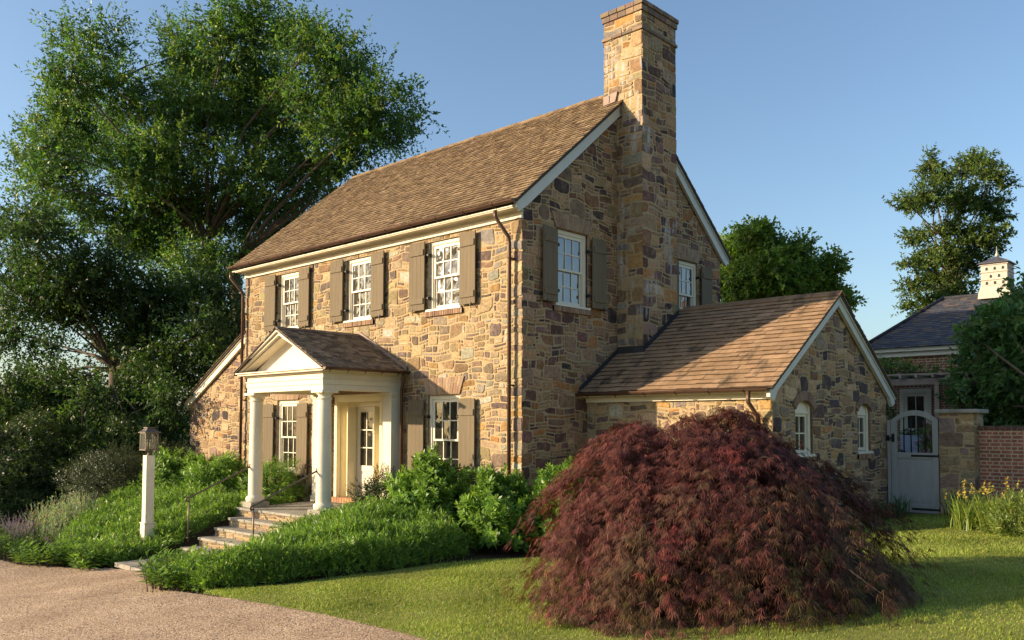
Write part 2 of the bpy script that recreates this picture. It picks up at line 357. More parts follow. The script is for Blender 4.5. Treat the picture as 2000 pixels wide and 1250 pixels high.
def rubble(mb, F, a0, a1, b0, b1, holes=(), hps=(), pal=PAL_SUNLIT, seed=1, cell=.084, cellb=.068, big=1.0, reveal=.16, quoin=(), mi_stone=0, mi_mort=1, gap=.0112):
    rr = random.Random(seed)
    def lines(lo, hi, ev, st):
        ev = sorted(set([lo, hi] + [round(min(hi, max(lo, e)), 4) for e in ev])); out = []
        for p, q in zip(ev, ev[1:]):
            k = max(1, round((q - p) / st)); out += [p + (q - p) * i / k for i in range(k)]
        return out + [hi], ev
    LA, EA = lines(a0, a1, [h[0] for h in holes] + [h[1] for h in holes], cell)
    LB, EB = lines(b0, b1, [h[2] for h in holes] + [h[3] for h in holes], cellb)
    na, nb = len(LA) - 1, len(LB) - 1
    occ = [[False] * nb for _ in range(na)]
    def inhole(x, y): return any(h[0] < x < h[1] and h[2] < y < h[3] for h in holes)
    for i in range(na):
        for j in range(nb):
            if inhole((LA[i] + LA[i + 1]) / 2, (LB[j] + LB[j + 1]) / 2): occ[i][j] = True
            elif hps and not clip_poly([(LA[i], LB[j]), (LA[i + 1], LB[j]), (LA[i + 1], LB[j + 1]), (LA[i], LB[j + 1])], hps): occ[i][j] = True
    # mortar bed behind the stones
    for p, q in zip(EA, EA[1:]):
        for s_, t in zip(EB, EB[1:]):
            if inhole((p + q) / 2, (s_ + t) / 2): continue
            pl = [(p, s_), (q, s_), (q, t), (p, t)]
            if hps: pl = clip_poly(pl, hps)
            if len(pl) > 2: mb.face([F(x, y, 0) for x, y in pl], (1, 1, 1), mi_mort)
    for (h0, h1, h2, h3) in holes:            # reveals
        h0, h1, h2, h3 = max(h0, a0), min(h1, a1), max(h2, b0), min(h3, b1)
        for (x0, y0, x1, y1) in ((h0, h2, h0, h3), (h1, h2, h1, h3), (h0, h3, h1, h3), (h0, h2, h1, h2)):
            mb.face([F(x0, y0, 0), F(x1, y1, 0), F(x1, y1, -reveal), F(x0, y0, -reveal)], rr.choice(pal)[0], mi_stone)
    stones = []
    def free(i, j, w, h):
        if i + w > na or j + h > nb: return False
        return not any(occ[x][y] for x in range(i, i + w) for y in range(j, j + h))
    def put(i, j, w, h):
        for x in range(i, i + w):
            for y in range(j, j + h): occ[x][y] = True
        stones.append((i, j, w, h))
    for side in quoin:                        # alternating corner stones
        j = 0; k = rr.randint(0, 1)
        while j < nb:
            h = rr.randint(2, 4); wd = rr.randint(4, 5) if k % 2 else rr.randint(2, 3); k += 1
            i = 0 if side == 'L' else na - wd
            if free(i, j, wd, h): put(i, j, wd, h)
            j += h
    area = na * nb
    for (wr, hr, cnt) in (((4, 6), (3, 5), .016 * big), ((4, 6), (2, 4), .045), ((3, 5), (2, 3), .09), ((2, 4), (2, 3), .12), ((2, 3), (1, 2), .2)):
        for _ in range(int(area * cnt)):
            ww, hh = rr.randint(*wr), rr.randint(*hr); i, j = rr.randint(0, na - 1), rr.randint(0, nb - 1)
            if free(i, j, ww, hh): put(i, j, ww, hh)
    for j in range(nb):
        i = 0
        while i < na:
            if occ[i][j]: i += 1; continue
            wmax = rr.randint(2, 4); ww = 1
            while ww < wmax and i + ww < na and not occ[i + ww][j]: ww += 1
            hh = 2 if (j + 1 < nb and rr.random() < .5 and free(i, j, ww, 2)) else 1
            put(i, j, ww, hh); i += ww
    sd = seed * 1.7
    def wn(x, y):
        return (math.sin(x * 4.1 + sd + 1.3 * math.sin(y * 3.3 + sd)) + math.sin(y * 7.3 - x * 2.9 + 2 * sd)) * .5
    def warp(x, y):
        d = min(x - a0, a1 - x, y - b0, b1 - y)
        for h in holes:
            dx = max(h[0] - x, 0, x - h[1]); dy = max(h[2] - y, 0, y - h[3]); d = min(d, math.hypot(dx, dy))
        k = min(1, max(0, d / .14)) * .040
        return x + k * wn(x, y), y + k * 1.0 * wn(y + 5.1, x - 3.7)
    cols = [p[0] for p in pal]; wts = [p[1] for p in pal]
    for (i, j, ww, hh) in stones:
        x0, x1, y0, y1 = LA[i], LA[i + ww], LB[j], LB[j + hh]
        gx0 = 0 if i == 0 else gap * rr.uniform(.6, 1.5); gx1 = 0 if i + ww == na else gap * rr.uniform(.6, 1.5)
        gy0 = gap * rr.uniform(.6, 1.5); gy1 = gap * rr.uniform(.6, 1.5)
        x0 += gx0; x1 -= gx1; y0 += gy0; y1 -= gy1
        W_, H_ = x1 - x0, y1 - y0
        if W_ < .02 or H_ < .015: continue
        ch = [min(W_, H_) * rr.choice((.03, .06, .10, .16, .27)) for _ in range(4)]
        if i == 0: ch[0] = ch[3] = .004
        if i + ww == na: ch[1] = ch[2] = .004
        j_ = min(W_, H_) * .11
        def J(): return rr.uniform(-j_, j_)
        pts = [(x0, y0 + ch[0]), (x0 + ch[0], y0), (x0 + W_ * rr.uniform(.35, .65), y0 + J()), (x1 - ch[1], y0), (x1, y0 + ch[1]),
               (x1, y0 + H_ * rr.uniform(.35, .65)), (x1, y1 - ch[2]), (x1 - ch[2], y1), (x0 + W_ * rr.uniform(.35, .65), y1 + J()), (x0 + ch[3], y1), (x0, y1 - ch[3])]
        pts = [warp(x, y) for x, y in pts]
        if hps:
            pts = clip_poly(pts, hps)
            if len(pts) < 3: continue
        cx = sum(p[0] for p in pts) / len(pts); cy = sum(p[1] for p in pts) / len(pts)
        ht = rr.uniform(.004, .015); tx, ty = rr.uniform(-.04, .04), rr.uniform(-.05, .05)
        bv = min(.018, min(W_, H_) * .16)
        top = []
        for (x, y) in pts:
            d = math.hypot(x - cx, y - cy) or 1; k = max(.55, 1 - bv / d)
            kx = 1 if ((i == 0 and x - a0 < .005) or (i + ww == na and a1 - x < .005)) else k
            X, Y = cx + (x - cx) * kx, cy + (y - cy) * k
            top.append((X, Y, ht + tx * (X - cx) + ty * (Y - cy)))
        c = rr.choices(cols, wts)[0]; bz = rr.uniform(.66, 1.24); c = tuple(q * bz * rr.uniform(.95, 1.05) for q in c)
        k = len(pts)
        vs = [F(x, y, -.002) for x, y in pts] + [F(*p) for p in top]
        fs = [(q, (q + 1) % k, k + (q + 1) % k, k + q) for q in range(k)]
        # a slightly broken face: fan round an off-centre point
        q0 = F(cx + rr.uniform(-.15, .15) * W_, cy + rr.uniform(-.15, .15) * H_, ht + rr.uniform(-.002, .006))
        vs.append(q0); fs += [(k + q, k + (q + 1) % k, 2 * k) for q in range(k)]
        mb.mesh(vs, fs, c, mi_stone)

def shingles(mb, F, L, S, expo, wr, pal, thick=.014, seed=3, mi=0, jit=.008, x0=0.0, skip=None, butt=.5):
    """courses of tapered shingles over a slope; F(a along eave, b up the slope, c normal)"""
    rr = random.Random(seed); rows = int(math.ceil(S / expo))
    for j in range(rows):
        b0 = j * expo; b1 = min(S, b0 + expo * 1.35); a = x0 - rr.random() * wr[1]
        while a < L:
            wd = rr.uniform(*wr); p, q = max(x0, a), min(L, a + wd); a += wd
            if q - p < .02: continue
            if skip and skip((p + q) / 2, b0): continue
            q -= .004; lo = b0 + rr.uniform(-jit, jit); t = thick * rr.uniform(.8, 1.5); tw = rr.uniform(-.003, .003)
            c = rr.choice(pal); z = rr.uniform(.88, 1.10); c = tuple(k * z for k in c)
            vs = [F(p, lo, 0), F(q, lo, 0), F(q, lo, t + tw), F(p, lo, t), F(q, b1, .001), F(p, b1, .001)]
            mb.mesh(vs, [(3, 2, 4, 5), (0, 3, 5), (1, 4, 2)], c, mi); mb.mesh(vs[:4], [(0, 1, 2, 3)], tuple(k * butt for k in c), mi)  # butt ends tinted like weathered grain, standing in for shadow lines and lit edges

# ------------------------------------------------------------------ the stone house
XL, YD = -10.47, 7.57
house = thing('stone_house', 'two-storey rubble stone house with cedar shingle roof, tall chimney and white columned porch', 'house', (0, 0, 0))
FX = frame((0, 0, 0), (1, 0, 0), (0, 0, 1), (0, -1, 0))        # front, a = x, b = z
FG = frame((0, 0, 0), (0, 1, 0), (0, 0, 1), (1, 0, 0))         # gable end, a = y
FWF = frame((0, 2.03, 0), (1, 0, 0), (0, 0, 1), (0, -1, 0))    # wing front
FWG = frame((4.2, 0, 0), (0, 1, 0), (0, 0, 1), (1, 0, 0))      # wing gable
FL = frame((0, .14, 0), (1, 0, 0), (0, 0, 1), (0, -1, 0))      # lean-to front
W2 = [(-2.76, -1.76), (-5.76, -4.76), (-8.77, -7.77)]
ST = ['stone', 'mortar']
# main front
mb = MB()
holes = [(a, b, 4.18, 5.70) for a, b in W2] + [(a, b, .50, 2.36) for a, b in (W2[0], W2[2])] + [(-6.13, -4.27, -1.4, 2.42)]
rubble(mb, FX, XL, 0, -1.3, 5.90, holes, (), PAL_SUNLIT, 5, quoin=('L', 'R'), big=1.2)
mb.build('wall', ST, house)
# main gable end
KM = .832; ZE = 6.295                                            # roof line: z = ZE + KM * (distance in from the eave)
mb = MB()
gh = [(1.01, 2.05, 4.17, 5.77), (5.52, 6.47, 4.17, 5.77)]
zt = lambda y: ZE + KM * y
hps = [(-KM, 1, ZE - .03), (KM, 1, ZE - .03 + KM * YD)]
rubble(mb, FG, 0, YD, -1.2, 9.2, gh, hps, PAL_SHADED, 9, quoin=('L', 'R'), big=1.3)
mb.build('wall', ST, house)
# rear and far walls (plain stonework)
mb = MB(); c = (.30, .23, .14)
mb.face([(XL, 0, -1.3), (XL, YD, -1.3), (XL, YD, 6.02), (XL, YD / 2, 9.15), (XL, 0, 6.02)], c)
mb.face([(XL, YD, -1.3), (0, YD, -1.3), (0, YD, 6.0), (XL, YD, 6.0)], c)
mb.build('rear_wall', 'stone', house)

# chimney: three visible rubble faces, string course and cap
CX0, CX1, CY0, CY1, CZ = -.34, .69, 3.11, 4.45, 11.05
mb = MB()
rubble(mb, frame((0, CY0, 0), (1, 0, 0), (0, 0, 1), (0, -1, 0)), CX0, CX1, -.9, 10.86, (), (), PAL_SUNLIT, 21, cell=.105, cellb=.085, quoin=('R',), big=1.5)
rubble(mb, frame((CX1, 0, 0), (0, 1, 0), (0, 0, 1), (1, 0, 0)), CY0, CY1, -.9, 10.86, (), (), PAL_SHADED, 22, cell=.105, cellb=.085, quoin=('L', 'R'), big=1.5)
rubble(mb, frame((CX0, 0, 0), (0, 1, 0), (0, 0, 1), (-1, 0, 0)), CY0, CY1, 8.4, 10.86, (), (), PAL_SUNLIT, 23)
rubble(mb, frame((0, CY1, 0), (1, 0, 0), (0, 0, 1), (0, 1, 0)), CX0, CX1, -.9, 10.86, (), (), PAL_SHADED, 24)
ch = mb.build('chimney', ['stone_chim', 'mortar'], house)
mb = MB()
def course(mb, x0, x1, y0, y1, z0, z1, pr, rr, bw=.22):
    pal = [(.22, .16, .10), (.28, .19, .12), (.20, .13, .10), (.16, .12, .09)]
    for side in range(4):
        L = (x1 - x0 if side % 2 == 0 else y1 - y0) + 2 * pr; k = max(2, round(L / bw))
        for i in range(k):
            a, b = -pr + L * i / k + .003, -pr + L * (i + 1) / k - .003; o = pr + rr.uniform(-.004, .004); c = rr.choice(pal)
            if side == 0: mb.box(x0 + a, x0 + b, y0 - o, y0 + .05, z0, z1, c, bev=.006)
            if side == 1: mb.box(x1 - .05, x1 + o, y0 + a, y0 + b, z0, z1, c, bev=.006)
            if side == 2: mb.box(x0 + a, x0 + b, y1 - .05, y1 + o, z0, z1, c, bev=.006)
            if side == 3: mb.box(x0 - o, x0 + .05, y0 + a, y0 + b, z0, z1, c, bev=.006)
rr = random.Random(4)
course(mb, CX0, CX1, CY0, CY1, 10.99, 11.09, .065, rr); course(mb, CX0, CX1, CY0, CY1, 10.86, 10.985, .038, rr)
mb.box(CX0 + .04, CX1 - .04, CY0 + .04, CY1 - .04, 10.80, 11.07, (.2, .16, .12))
mb.build('chimney_cap', 'brick_arch', ch)
mb = MB(); course(mb, CX0, CX1, CY0, CY1, 10.43, 10.50, .042, rr, .3); mb.build('string_course', 'brick_arch', ch)

# main roof
PALS = [(0.258, 0.170, 0.089), (0.228, 0.150, 0.079), (0.294, 0.198, 0.106), (0.204, 0.132, 0.072), (0.252, 0.174, 0.096), (0.318, 0.222, 0.126), (0.174, 0.114, 0.066)]
RX0, RX1, EY = XL - .26, .16, -.33
EZ = ZE + KM * EY + .07
sl = math.hypot(1, KM); RS = (YD / 2 - EY) * sl
mb = MB(); mbd = MB()
for sgn in (1, -1):
    oy = EY if sgn == 1 else YD - EY
    v = Vector((0, sgn, KM)).normalized(); nn = Vector((0, -sgn * KM, 1)).normalized()
    F = frame((RX0, oy, EZ), (1, 0, 0), v, nn)
    mbd.box(0, RX1 - RX0, 0, RS, -.055, 0, (1, 1, 1), 1, F)
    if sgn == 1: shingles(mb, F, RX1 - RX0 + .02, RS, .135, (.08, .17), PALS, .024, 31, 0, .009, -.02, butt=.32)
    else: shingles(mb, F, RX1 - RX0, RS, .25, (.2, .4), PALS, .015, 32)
i0 = len(mb.v); mb.mesh(mbd.v, mbd.f, (1, 1, 1), 1)
roof = mb.build('roof', ['shingle', 'deck'], house)
RZ = EZ + KM * (YD / 2 - EY)
mb = MB(); x = RX0
while x < CX0 - .02:
    b = min(x + R.uniform(.16, .26), CX0)
    for sgn in (1, -1):
        F = frame((x, YD / 2, RZ + .035 + R.uniform(-.004, .006)), (1, 0, 0), Vector((0, -sgn, -KM)).normalized(), Vector((0, -sgn * KM, 1)).normalized())
        mb.box(0, b - x - .004, -.01, .15, -.02, .004, R.choice(PALS), 0, F)
    x = b
mb.build('ridge_cap', 'shingle', roof)
mb = MB(); mb.tube([(-9.9, YD / 2, RZ), (-9.9, YD / 2, RZ + .30)], .011, 6); mb.tube([(-9.9, YD / 2, RZ + .30), (-9.9, YD / 2, RZ + .42)], [.008, .002], 5)
mb.build('lightning_rod', 'iron', roof)
mb = MB()                                                        # folded copper panel where the ridge meets the chimney
Fc = frame((0, CY0, 0), (1, 0, 0), (0, 0, 1), (0, -1, 0))
mb.prism([(-.335, 8.95), (-.01, 8.97), (.03, 9.10), (.05, 9.19), (-.335, 9.15)], .012, .045, Fc)
mb.box(-.19, -.165, 8.99, 9.14, .044, .058, (1, 1, 1), 0, Fc)
mb.build('flashing', 'flash', ch)
# rake boards on the gable end, and their returns
mb = MB()
for sgn in (1, -1):
    y0 = -.27 if sgn == 1 else YD + .27; ym = YD / 2
    z = lambda y: EZ - .055 + KM * (abs(y - (EY if sgn == 1 else YD - EY)))
    Fr = frame((0, 0, 0), (0, 1, 0), (0, 0, 1), (1, 0, 0))
    zz0 = z(y0); zzm = z(ym)
    mb.prism([(y0, zz0 - .005), (y0, zz0 - .12), (y0 + sgn * .10, zz0 - .20), (y0 + sgn * .32, zz0 - .05), (ym, zzm - .26), (ym, zzm - .005)][::sgn], .028, .095, Fr)
    mb.prism([(y0, zz0 - .004), (y0, zz0 - .055), (ym, zzm - .055), (ym, zzm - .004)][::sgn], .0955, .125, Fr)
mb.build('rake_board', 'rake', house)
# frieze, soffit and bed mould along the front
mb = MB()
mb.box(XL - .03, .012, -.036, .02, 5.80, 5.925, bev=.004)
mb.box(XL - .05, .020, -.052, .02, 5.79, 5.802)
mb.box(XL - .08, .03, -.30, .02, 5.935, 5.955)
mb.prism([(-.05, 5.927), (-.13, 5.90), (-.13, 5.934), (-.05, 5.934)], XL - .06, .022, frame((0, 0, 0), (0, 1, 0), (0, 0, 1), (1, 0, 0)))
mb.prism([(-.30, 5.957), (-.325, 5.957), (-.325, 5.79 + .19), (-.02, 6.16), (-.02, 5.957)], XL - .2, .03, frame((0, 0, 0), (0, 1, 0), (0, 0, 1), (1, 0, 0)))
mb.build('frieze_board', 'white', house)

def gutter(name, p0, p1, out, r, nbr, parent):
    """half-round trough from p0 to p1 with hangers on its outer side"""
    p0, p1, out = Vector(p0), Vector(p1), Vector(out); d = (p1 - p0); L = d.length; d = d.normalized()
    mb = MB(); n = 9; vs = []; fs = []
    for q in (p0, p1):
        for k in range(n + 1):
            t = math.pi * k / n
            vs.append(q + out * (-math.cos(t) * r) - Vector((0, 0, 1)) * (math.sin(t) * r))
    for k in range(n): fs.append((k, k + 1, n + 2 + k, n + 1 + k))
    mb.mesh(vs, fs, smooth=True)
    mb.mesh([v + Vector((0, 0, .0)) for v in vs[:n + 1]], [tuple(range(n + 1))]); mb.mesh(vs[n + 1:], [tuple(range(n + 1))])
    mb.tube([p0 + out * r, p1 + out * r], .009, 6)
    o = mb.build(name, 'copper', parent)
    for i in range(nbr):
        hb = MB(); q = p0 + d * (L * (i + .35) / nbr)
        pts = [q + out * (-math.cos(t) * (r + .006)) - Vector((0, 0, 1)) * (math.sin(t) * (r + .006)) for t in [math.pi * k / 6 for k in range(7)]]
        hb.tube(pts, .009, 5); hb.tube([pts[2], pts[2] - Vector((0, 0, .05))], .008, 5)
        hb.build('gutter_hanger', 'copper', o)
    return o
gutter('gutter', (RX0 + .02, EY - .06, EZ - .008), (RX1 - .03, EY - .06, EZ - .008), (0, -1, 0), .066, 13, house)
gutter('gutter', (.05, YD - EY + .06, EZ - .01), (XL, YD - EY + .06, EZ - .01), (0, 1, 0), .066, 8, house)
def downspout(pts, r=.038, straps=()):
    mb = MB(); mb.tube(pts, r, 10)
    for z in straps:
        x, y = pts[-1][0], pts[-1][1]; mb.tube([(x, y, z), (x, y, z + .025)], r + .006, 10); mb.box(x - .06, x + .06, y + r * .5, y + .09, z, z + .02)
    return mb.build('downspout', 'copper', house)
downspout([(-.36, -.39, 5.93), (-.36, -.39, 5.80), (-.24, -.13, 5.42), (-.24, -.11, 5.30), (-.24, -.11, -.75)], .04, (5.0, 2.5, .2))
downspout([(-10.62, -.39, 5.93), (-10.62, -.39, 5.78), (-10.43, -.14, 5.40), (-10.43, -.11, 5.28), (-10.43, -.11, -.6)], .04, (4.8, 2.4))

def flared_lintel(mb, F, x0, x1, z0, z1, fl, seed):
    rr = random.Random(seed); k = round((x1 - x0) / .072); pal = [(.34, .22, .13), (.38, .26, .16), (.29, .18, .11), (.32, .22, .15)]
    for i in range(k):
        p, q = i / k, (i + 1) / k
        xb0, xb1 = x0 + (x1 - x0) * p + .004, x0 + (x1 - x0) * q - .004
        xt0, xt1 = x0 - fl + (x1 - x0 + 2 * fl) * p + .005, x0 - fl + (x1 - x0 + 2 * fl) * q - .005
        sp = rr.choice((.33, .5, .66))
        for a, b in ((0, sp), (sp, 1)):
            l = lambda u, w_, t: u + (w_ - u) * t
            za, zb = z0 + (z1 - z0) * a + .003, z0 + (z1 - z0) * b - .003; o = .034 + rr.uniform(-.003, .003)
            mb.prism([(l(xb0, xt0, a), za), (l(xb1, xt1, a), za), (l(xb1, xt1, b), zb), (l(xb0, xt0, b), zb)], -.01, o, F, rr.choice(pal))
    mb.prism([(x0 + .01, z0 + .004), (x1 - .01, z0 + .004), (x1 + fl - .012, z1 - .004), (x0 - fl + .012, z1 - .004)], -.01, .029, F, (.42, .33, .21))
def brick_sill(mb, F, x0, x1, z0, z1, seed):
    rr = random.Random(seed); k = round((x1 - x0) / .072); pal = [(.30, .18, .11), (.24, .14, .09), (.34, .22, .14)]
    for i in range(k):
        a, b = x0 + (x1 - x0) * i / k + .004, x0 + (x1 - x0) * (i + 1) / k - .004
        mb.box(a, b, z0, z1 + rr.uniform(-.003, .003), -.06, .05 + rr.uniform(-.004, .004), rr.choice(pal), 0, F, .004)
    mb.box(x0 + .004, x1 - .004, z0 + .004, z1 - .006, -.06, .042, (.40, .32, .2), 0, F)
def window(F, x0, x1, z0, z1, cols=3, rows=2, sill_brick=True, lintel=None, seed=1, glass='glass'):
    mb = MB(); cw = .085
    for (a, b, c_, d) in ((x0, x0 + cw, z0, z1), (x1 - cw, x1, z0, z1), (x0 + cw, x1 - cw, z1 - cw, z1)):
        mb.box(a, b, c_, d, -.14, -.045, (1, 1, 1), 0, F, .006)
    e = .022
    for (a, b, c_, d) in ((x0 + cw, x0 + cw + e, z0, z1 - cw), (x1 - cw - e, x1 - cw, z0, z1 - cw), (x0 + cw + e, x1 - cw - e, z1 - cw - e, z1 - cw)):
        mb.box(a, b, c_, d, -.14, -.068, (1, 1, 1), 0, F)
    fr = mb.build('window', 'white', house)
    ix0, ix1, iz0, iz1 = x0 + cw + e, x1 - cw - e, z0 + .06, z1 - cw - e; zm = (iz0 + iz1) / 2
    for (a, b, dep) in ((zm - .02, iz1, -.085), (iz0, zm + .02, -.12)):
        s = MB(); t = .042; bt = .065 if a == iz0 else .04; tp = .042
        s.box(ix0, ix0 + t, a, b, dep - .02, dep + .016, (1, 1, 1), 0, F); s.box(ix1 - t, ix1, a, b, dep - .02, dep + .016, (1, 1, 1), 0, F)
        s.box(ix0 + t, ix1 - t, a, a + bt, dep - .02, dep + .016, (1, 1, 1), 0, F); s.box(ix0 + t, ix1 - t, b - tp, b, dep - .02, dep + .016, (1, 1, 1), 0, F)
        gx0, gx1, gz0, gz1 = ix0 + t, ix1 - t, a + bt, b - tp
        for i in range(1, cols):
            x = gx0 + (gx1 - gx0) * i / cols; s.box(x - .011, x + .011, gz0, gz1, dep - .012, dep + .010, (1, 1, 1), 0, F)
        for i in range(1, rows):
            z = gz0 + (gz1 - gz0) * i / rows; s.box(gx0, gx1, z - .011, z + .011, dep - .012, dep + .0085, (1, 1, 1), 0, F)
        s.build('sash', 'sash', fr)
        g = MB(); pr = random.Random(seed * 7 + int(a * 10))           # old panes, none of them quite true
        for i in range(cols):
            for j in range(rows):
                p0, p1 = gx0 + (gx1 - gx0) * i / cols, gx0 + (gx1 - gx0) * (i + 1) / cols; q0, q1 = gz0 + (gz1 - gz0) * j / rows, gz0 + (gz1 - gz0) * (j + 1) / rows
                tx, tz = pr.gauss(0, .0016), pr.gauss(0, .0016); g.face([F(p0, q0, dep - .007 - tx - tz), F(p1, q0, dep - .007 + tx - tz), F(p1, q1, dep - .007 + tx + tz), F(p0, q1, dep - .007 - tx + tz)])
        g.build('glass', glass, fr)
    s = MB(); s.prism([(-.14, z0 - .002), (.055, z0 - .002), (.055, z0 + .040), (-.05, z0 + .062), (-.14, z0 + .062)], x0 - .05 + .0, x1 + .05, lambda c_, z_, a: F(a, z_, c_))
    s.build('window_sill', 'sash', fr)
    if sill_brick: s = MB(); brick_sill(s, F, x0 - .10, x1 + .10, z0 - .115, z0 - .006, seed); s.build('brick_sill', 'brick_arch', fr)
    if lintel: s = MB(); flared_lintel(s, F, x0 - .02, x1 + .02, z1 + .012, z1 + lintel, .14, seed + 5); s.build('brick_lintel', 'brick_arch', fr)
    return fr
def shutter(F, x0, x1, z0, z1, hinge_x, tilt=0.0):
    """board shutter; hinge_x is +1 / -1 for the side the window is on"""
    px = x1 if hinge_x > 0 else x0
    def G(a, b, c): 
        d = (a - px); return F(px + d * math.cos(tilt), b, c + abs(d) * math.sin(tilt))
    mb = MB(); k = 4
    for i in range(k):
        a, b = x0 + (x1 - x0) * i / k + .0007, x0 + (x1 - x0) * (i + 1) / k - .0007
        mb.box(a, b, z0, z1, .062, .092, (1, 1, 1), 0, G, .0014)
    mb.box(x0 + .004, x1 - .004, z0 + .004, z1 - .004, .064, .087, (1, 1, 1), 0, G)
    h = (z1 - z0)
    for zc in (z0 + .135 * h, z1 - .155 * h): mb.box(x0 + .035, x1 - .02, zc - .065, zc + .065, .088, .114, (1, 1, 1), 0, G, .004)
    s = mb.build('shutter', 'shutter', house)
    ex = px
    for zc in (z0 + .17 * h, z1 - .20 * h):
        hb = MB()
        hb.box(ex - hinge_x * .05, ex + hinge_x * .075, zc - .010, zc + .010, .045, .058, (1, 1, 1), 0, F)
        hb.box(ex + hinge_x * .075, ex + hinge_x * .090, zc - .032, zc + .032, -.046, .058, (1, 1, 1), 0, F)
        hb.build('hinge', 'iron', s)
    hb = MB(); tx = (x0 + x1) / 2 - hinge_x * .12
    hb.tube([F(tx, z0 - .01, .02), F(tx, z0 - .03, .10), F(tx + .01, z0 - .09, .11), F(tx + .03, z0 - .10, .11)], .009, 5)
    hb.box(tx - .01, tx + .01, z0 - .05, z0 + .03, .114, .122, (1, 1, 1), 0, F); hb.build('holdback', 'iron', s)
    return s
for i, (a, b) in enumerate(W2):
    window(FX, a, b, 4.18, 5.70, seed=50 + i, glass='frontglass')
    shutter(FX, a - .535, a - .055, 4.22, 5.72, 1, .05); shutter(FX, b + .055, b + .535, 4.22, 5.72, -1, .02)
for i, (a, b) in enumerate((W2[0], W2[2])):
    window(FX, a, b, .50, 2.36, seed=60 + i, lintel=.38, glass='doorglass')
    shutter(FX, a - .535, a - .055, .44, 2.27, 1, .05); shutter(FX, b + .055, b + .535, .44, 2.27, -1, .02)
for i, (a, b) in enumerate(((1.01, 2.05), (5.52, 6.47))):
    window(FG, a, b, 4.17, 5.77, seed=70 + i, lintel=.33)
    shutter(FG, a - .49, a - .03, 4.22, 5.72, 1, .04); shutter(FG, b + .08, b + .55, 4.22, 5.72, -1, .02)

# ---- door in its recess
dp = thing_ = bpy.data.objects.new('front_door', None); COL.objects.link(dp); dp.parent = house
mb = MB(); DX0, DX1 = -6.13, -4.27
for a, b in ((DX0, DX0 + .11), (DX1 - .11, DX1)): mb.box(a, b, -.05, .06, -.12, 2.42, bev=.006)
mb.box(DX0 + .11, DX1 - .11, -.05, .06, 2.27, 2.42, bev=.006); mb.box(DX0 - .03, DX1 + .03, -.075, .0, 2.40, 2.45, bev=.006)
for a in (DX0 + .11, DX1 - .13): mb.box(a, a + .02, .06, .34, -.1, 2.42)
for a in (DX0 + .13, DX1 - .135): 
    for z0, z1 in ((.1, .75), (.85, 2.2)): mb.box(a, a + .008, .09, .25, z0, z1)
mb.box(DX0 + .13, DX1 - .13, .06, .34, 2.27, 2.30)
mb.box(DX0 + .13, -5.70, .302, .34, -.1, 2.28); mb.box(-4.71, DX1 - .13, .302, .34, -.1, 2.28)
for a, b in ((DX0 + .17, -5.78), (-4.64, DX1 - .17)): mb.box(a, b, .294, .31, .1, 2.2, bev=.004)
mb.box(-5.70, -4.71, .302, .34, 2.17, 2.28)
mb.build('door_surround', 'door', dp)
mb = MB(); a, b = -5.695, -4.715; t = .115
mb.box(a, a + t, .312, .35, .03, 2.165); mb.box(b - t, b, .312, .35, .03, 2.165)
mb.box(a + t, b - t, .312, .35, 2.03, 2.165); mb.box(a + t, b - t, .312, .35, .03, .72)
mb.box(a + t + .03, b - t - .03, .302, .315, .10, .56, bev=.005); mb.box(a + t - .01, b - t + .01, .296, .32, .62, .76, bev=.005)
gx0, gx1 = a + t, b - t
for i in (1, 2): x = gx0 + (gx1 - gx0) * i / 3; mb.box(x - .013, x + .013, .316, .34, .72, 2.03)
for i in (1, 2): z = .76 + (2.03 - .76) * i / 3; mb.box(gx0, gx1, .314, .338, z - .013, z + .013)
mb.build('door_leaf', 'sash', dp)
mb = MB(); mb.box(gx0 - .01, gx1 + .01, .332, .338, .74, 2.04); mb.build('door_glass', 'doorglass', dp)
mb = MB()
for a, s in ((-5.74, 1), (-4.71, 1)):                             # the storm doors folded open against the jambs
    mb.box(a, a + .04, .035, .29, .03, 2.15, bev=.004)
    for z0, z1 in ((.15, .7), (.85, 2.02)): mb.box(a + .036, a + .047, .075, .25, z0, z1, bev=.003)
mb.build('storm_door', 'door', dp)
mb = MB(); mb.tube([(-4.74, .29, 1.0), (-4.74, .27, 1.0), (-4.80, .27, 1.0)], .012, 6); mb.build('door_handle', 'iron', dp)
mb = MB(); rr = random.Random(8)
for i in range(18):
    x = DX0 + i * (DX1 - DX0) / 18; mb.box(x + .004, x + (DX1 - DX0) / 18 - .004, -.11, .06, -.12, .0, rr.choice([(.42, .22, .11), (.36, .19, .10), (.46, .27, .14)]), bev=.005)
mb.box(DX0, DX1, -.10, .34, -.13, -.01, (.4, .3, .2)); mb.build('brick_threshold', 'brick_arch', dp)
mb = MB(); flared_lintel(mb, FX, DX0 - .02, DX1 + .02, 2.46, 2.80, .12, 77); mb.build('brick_lintel', 'brick_arch', dp)

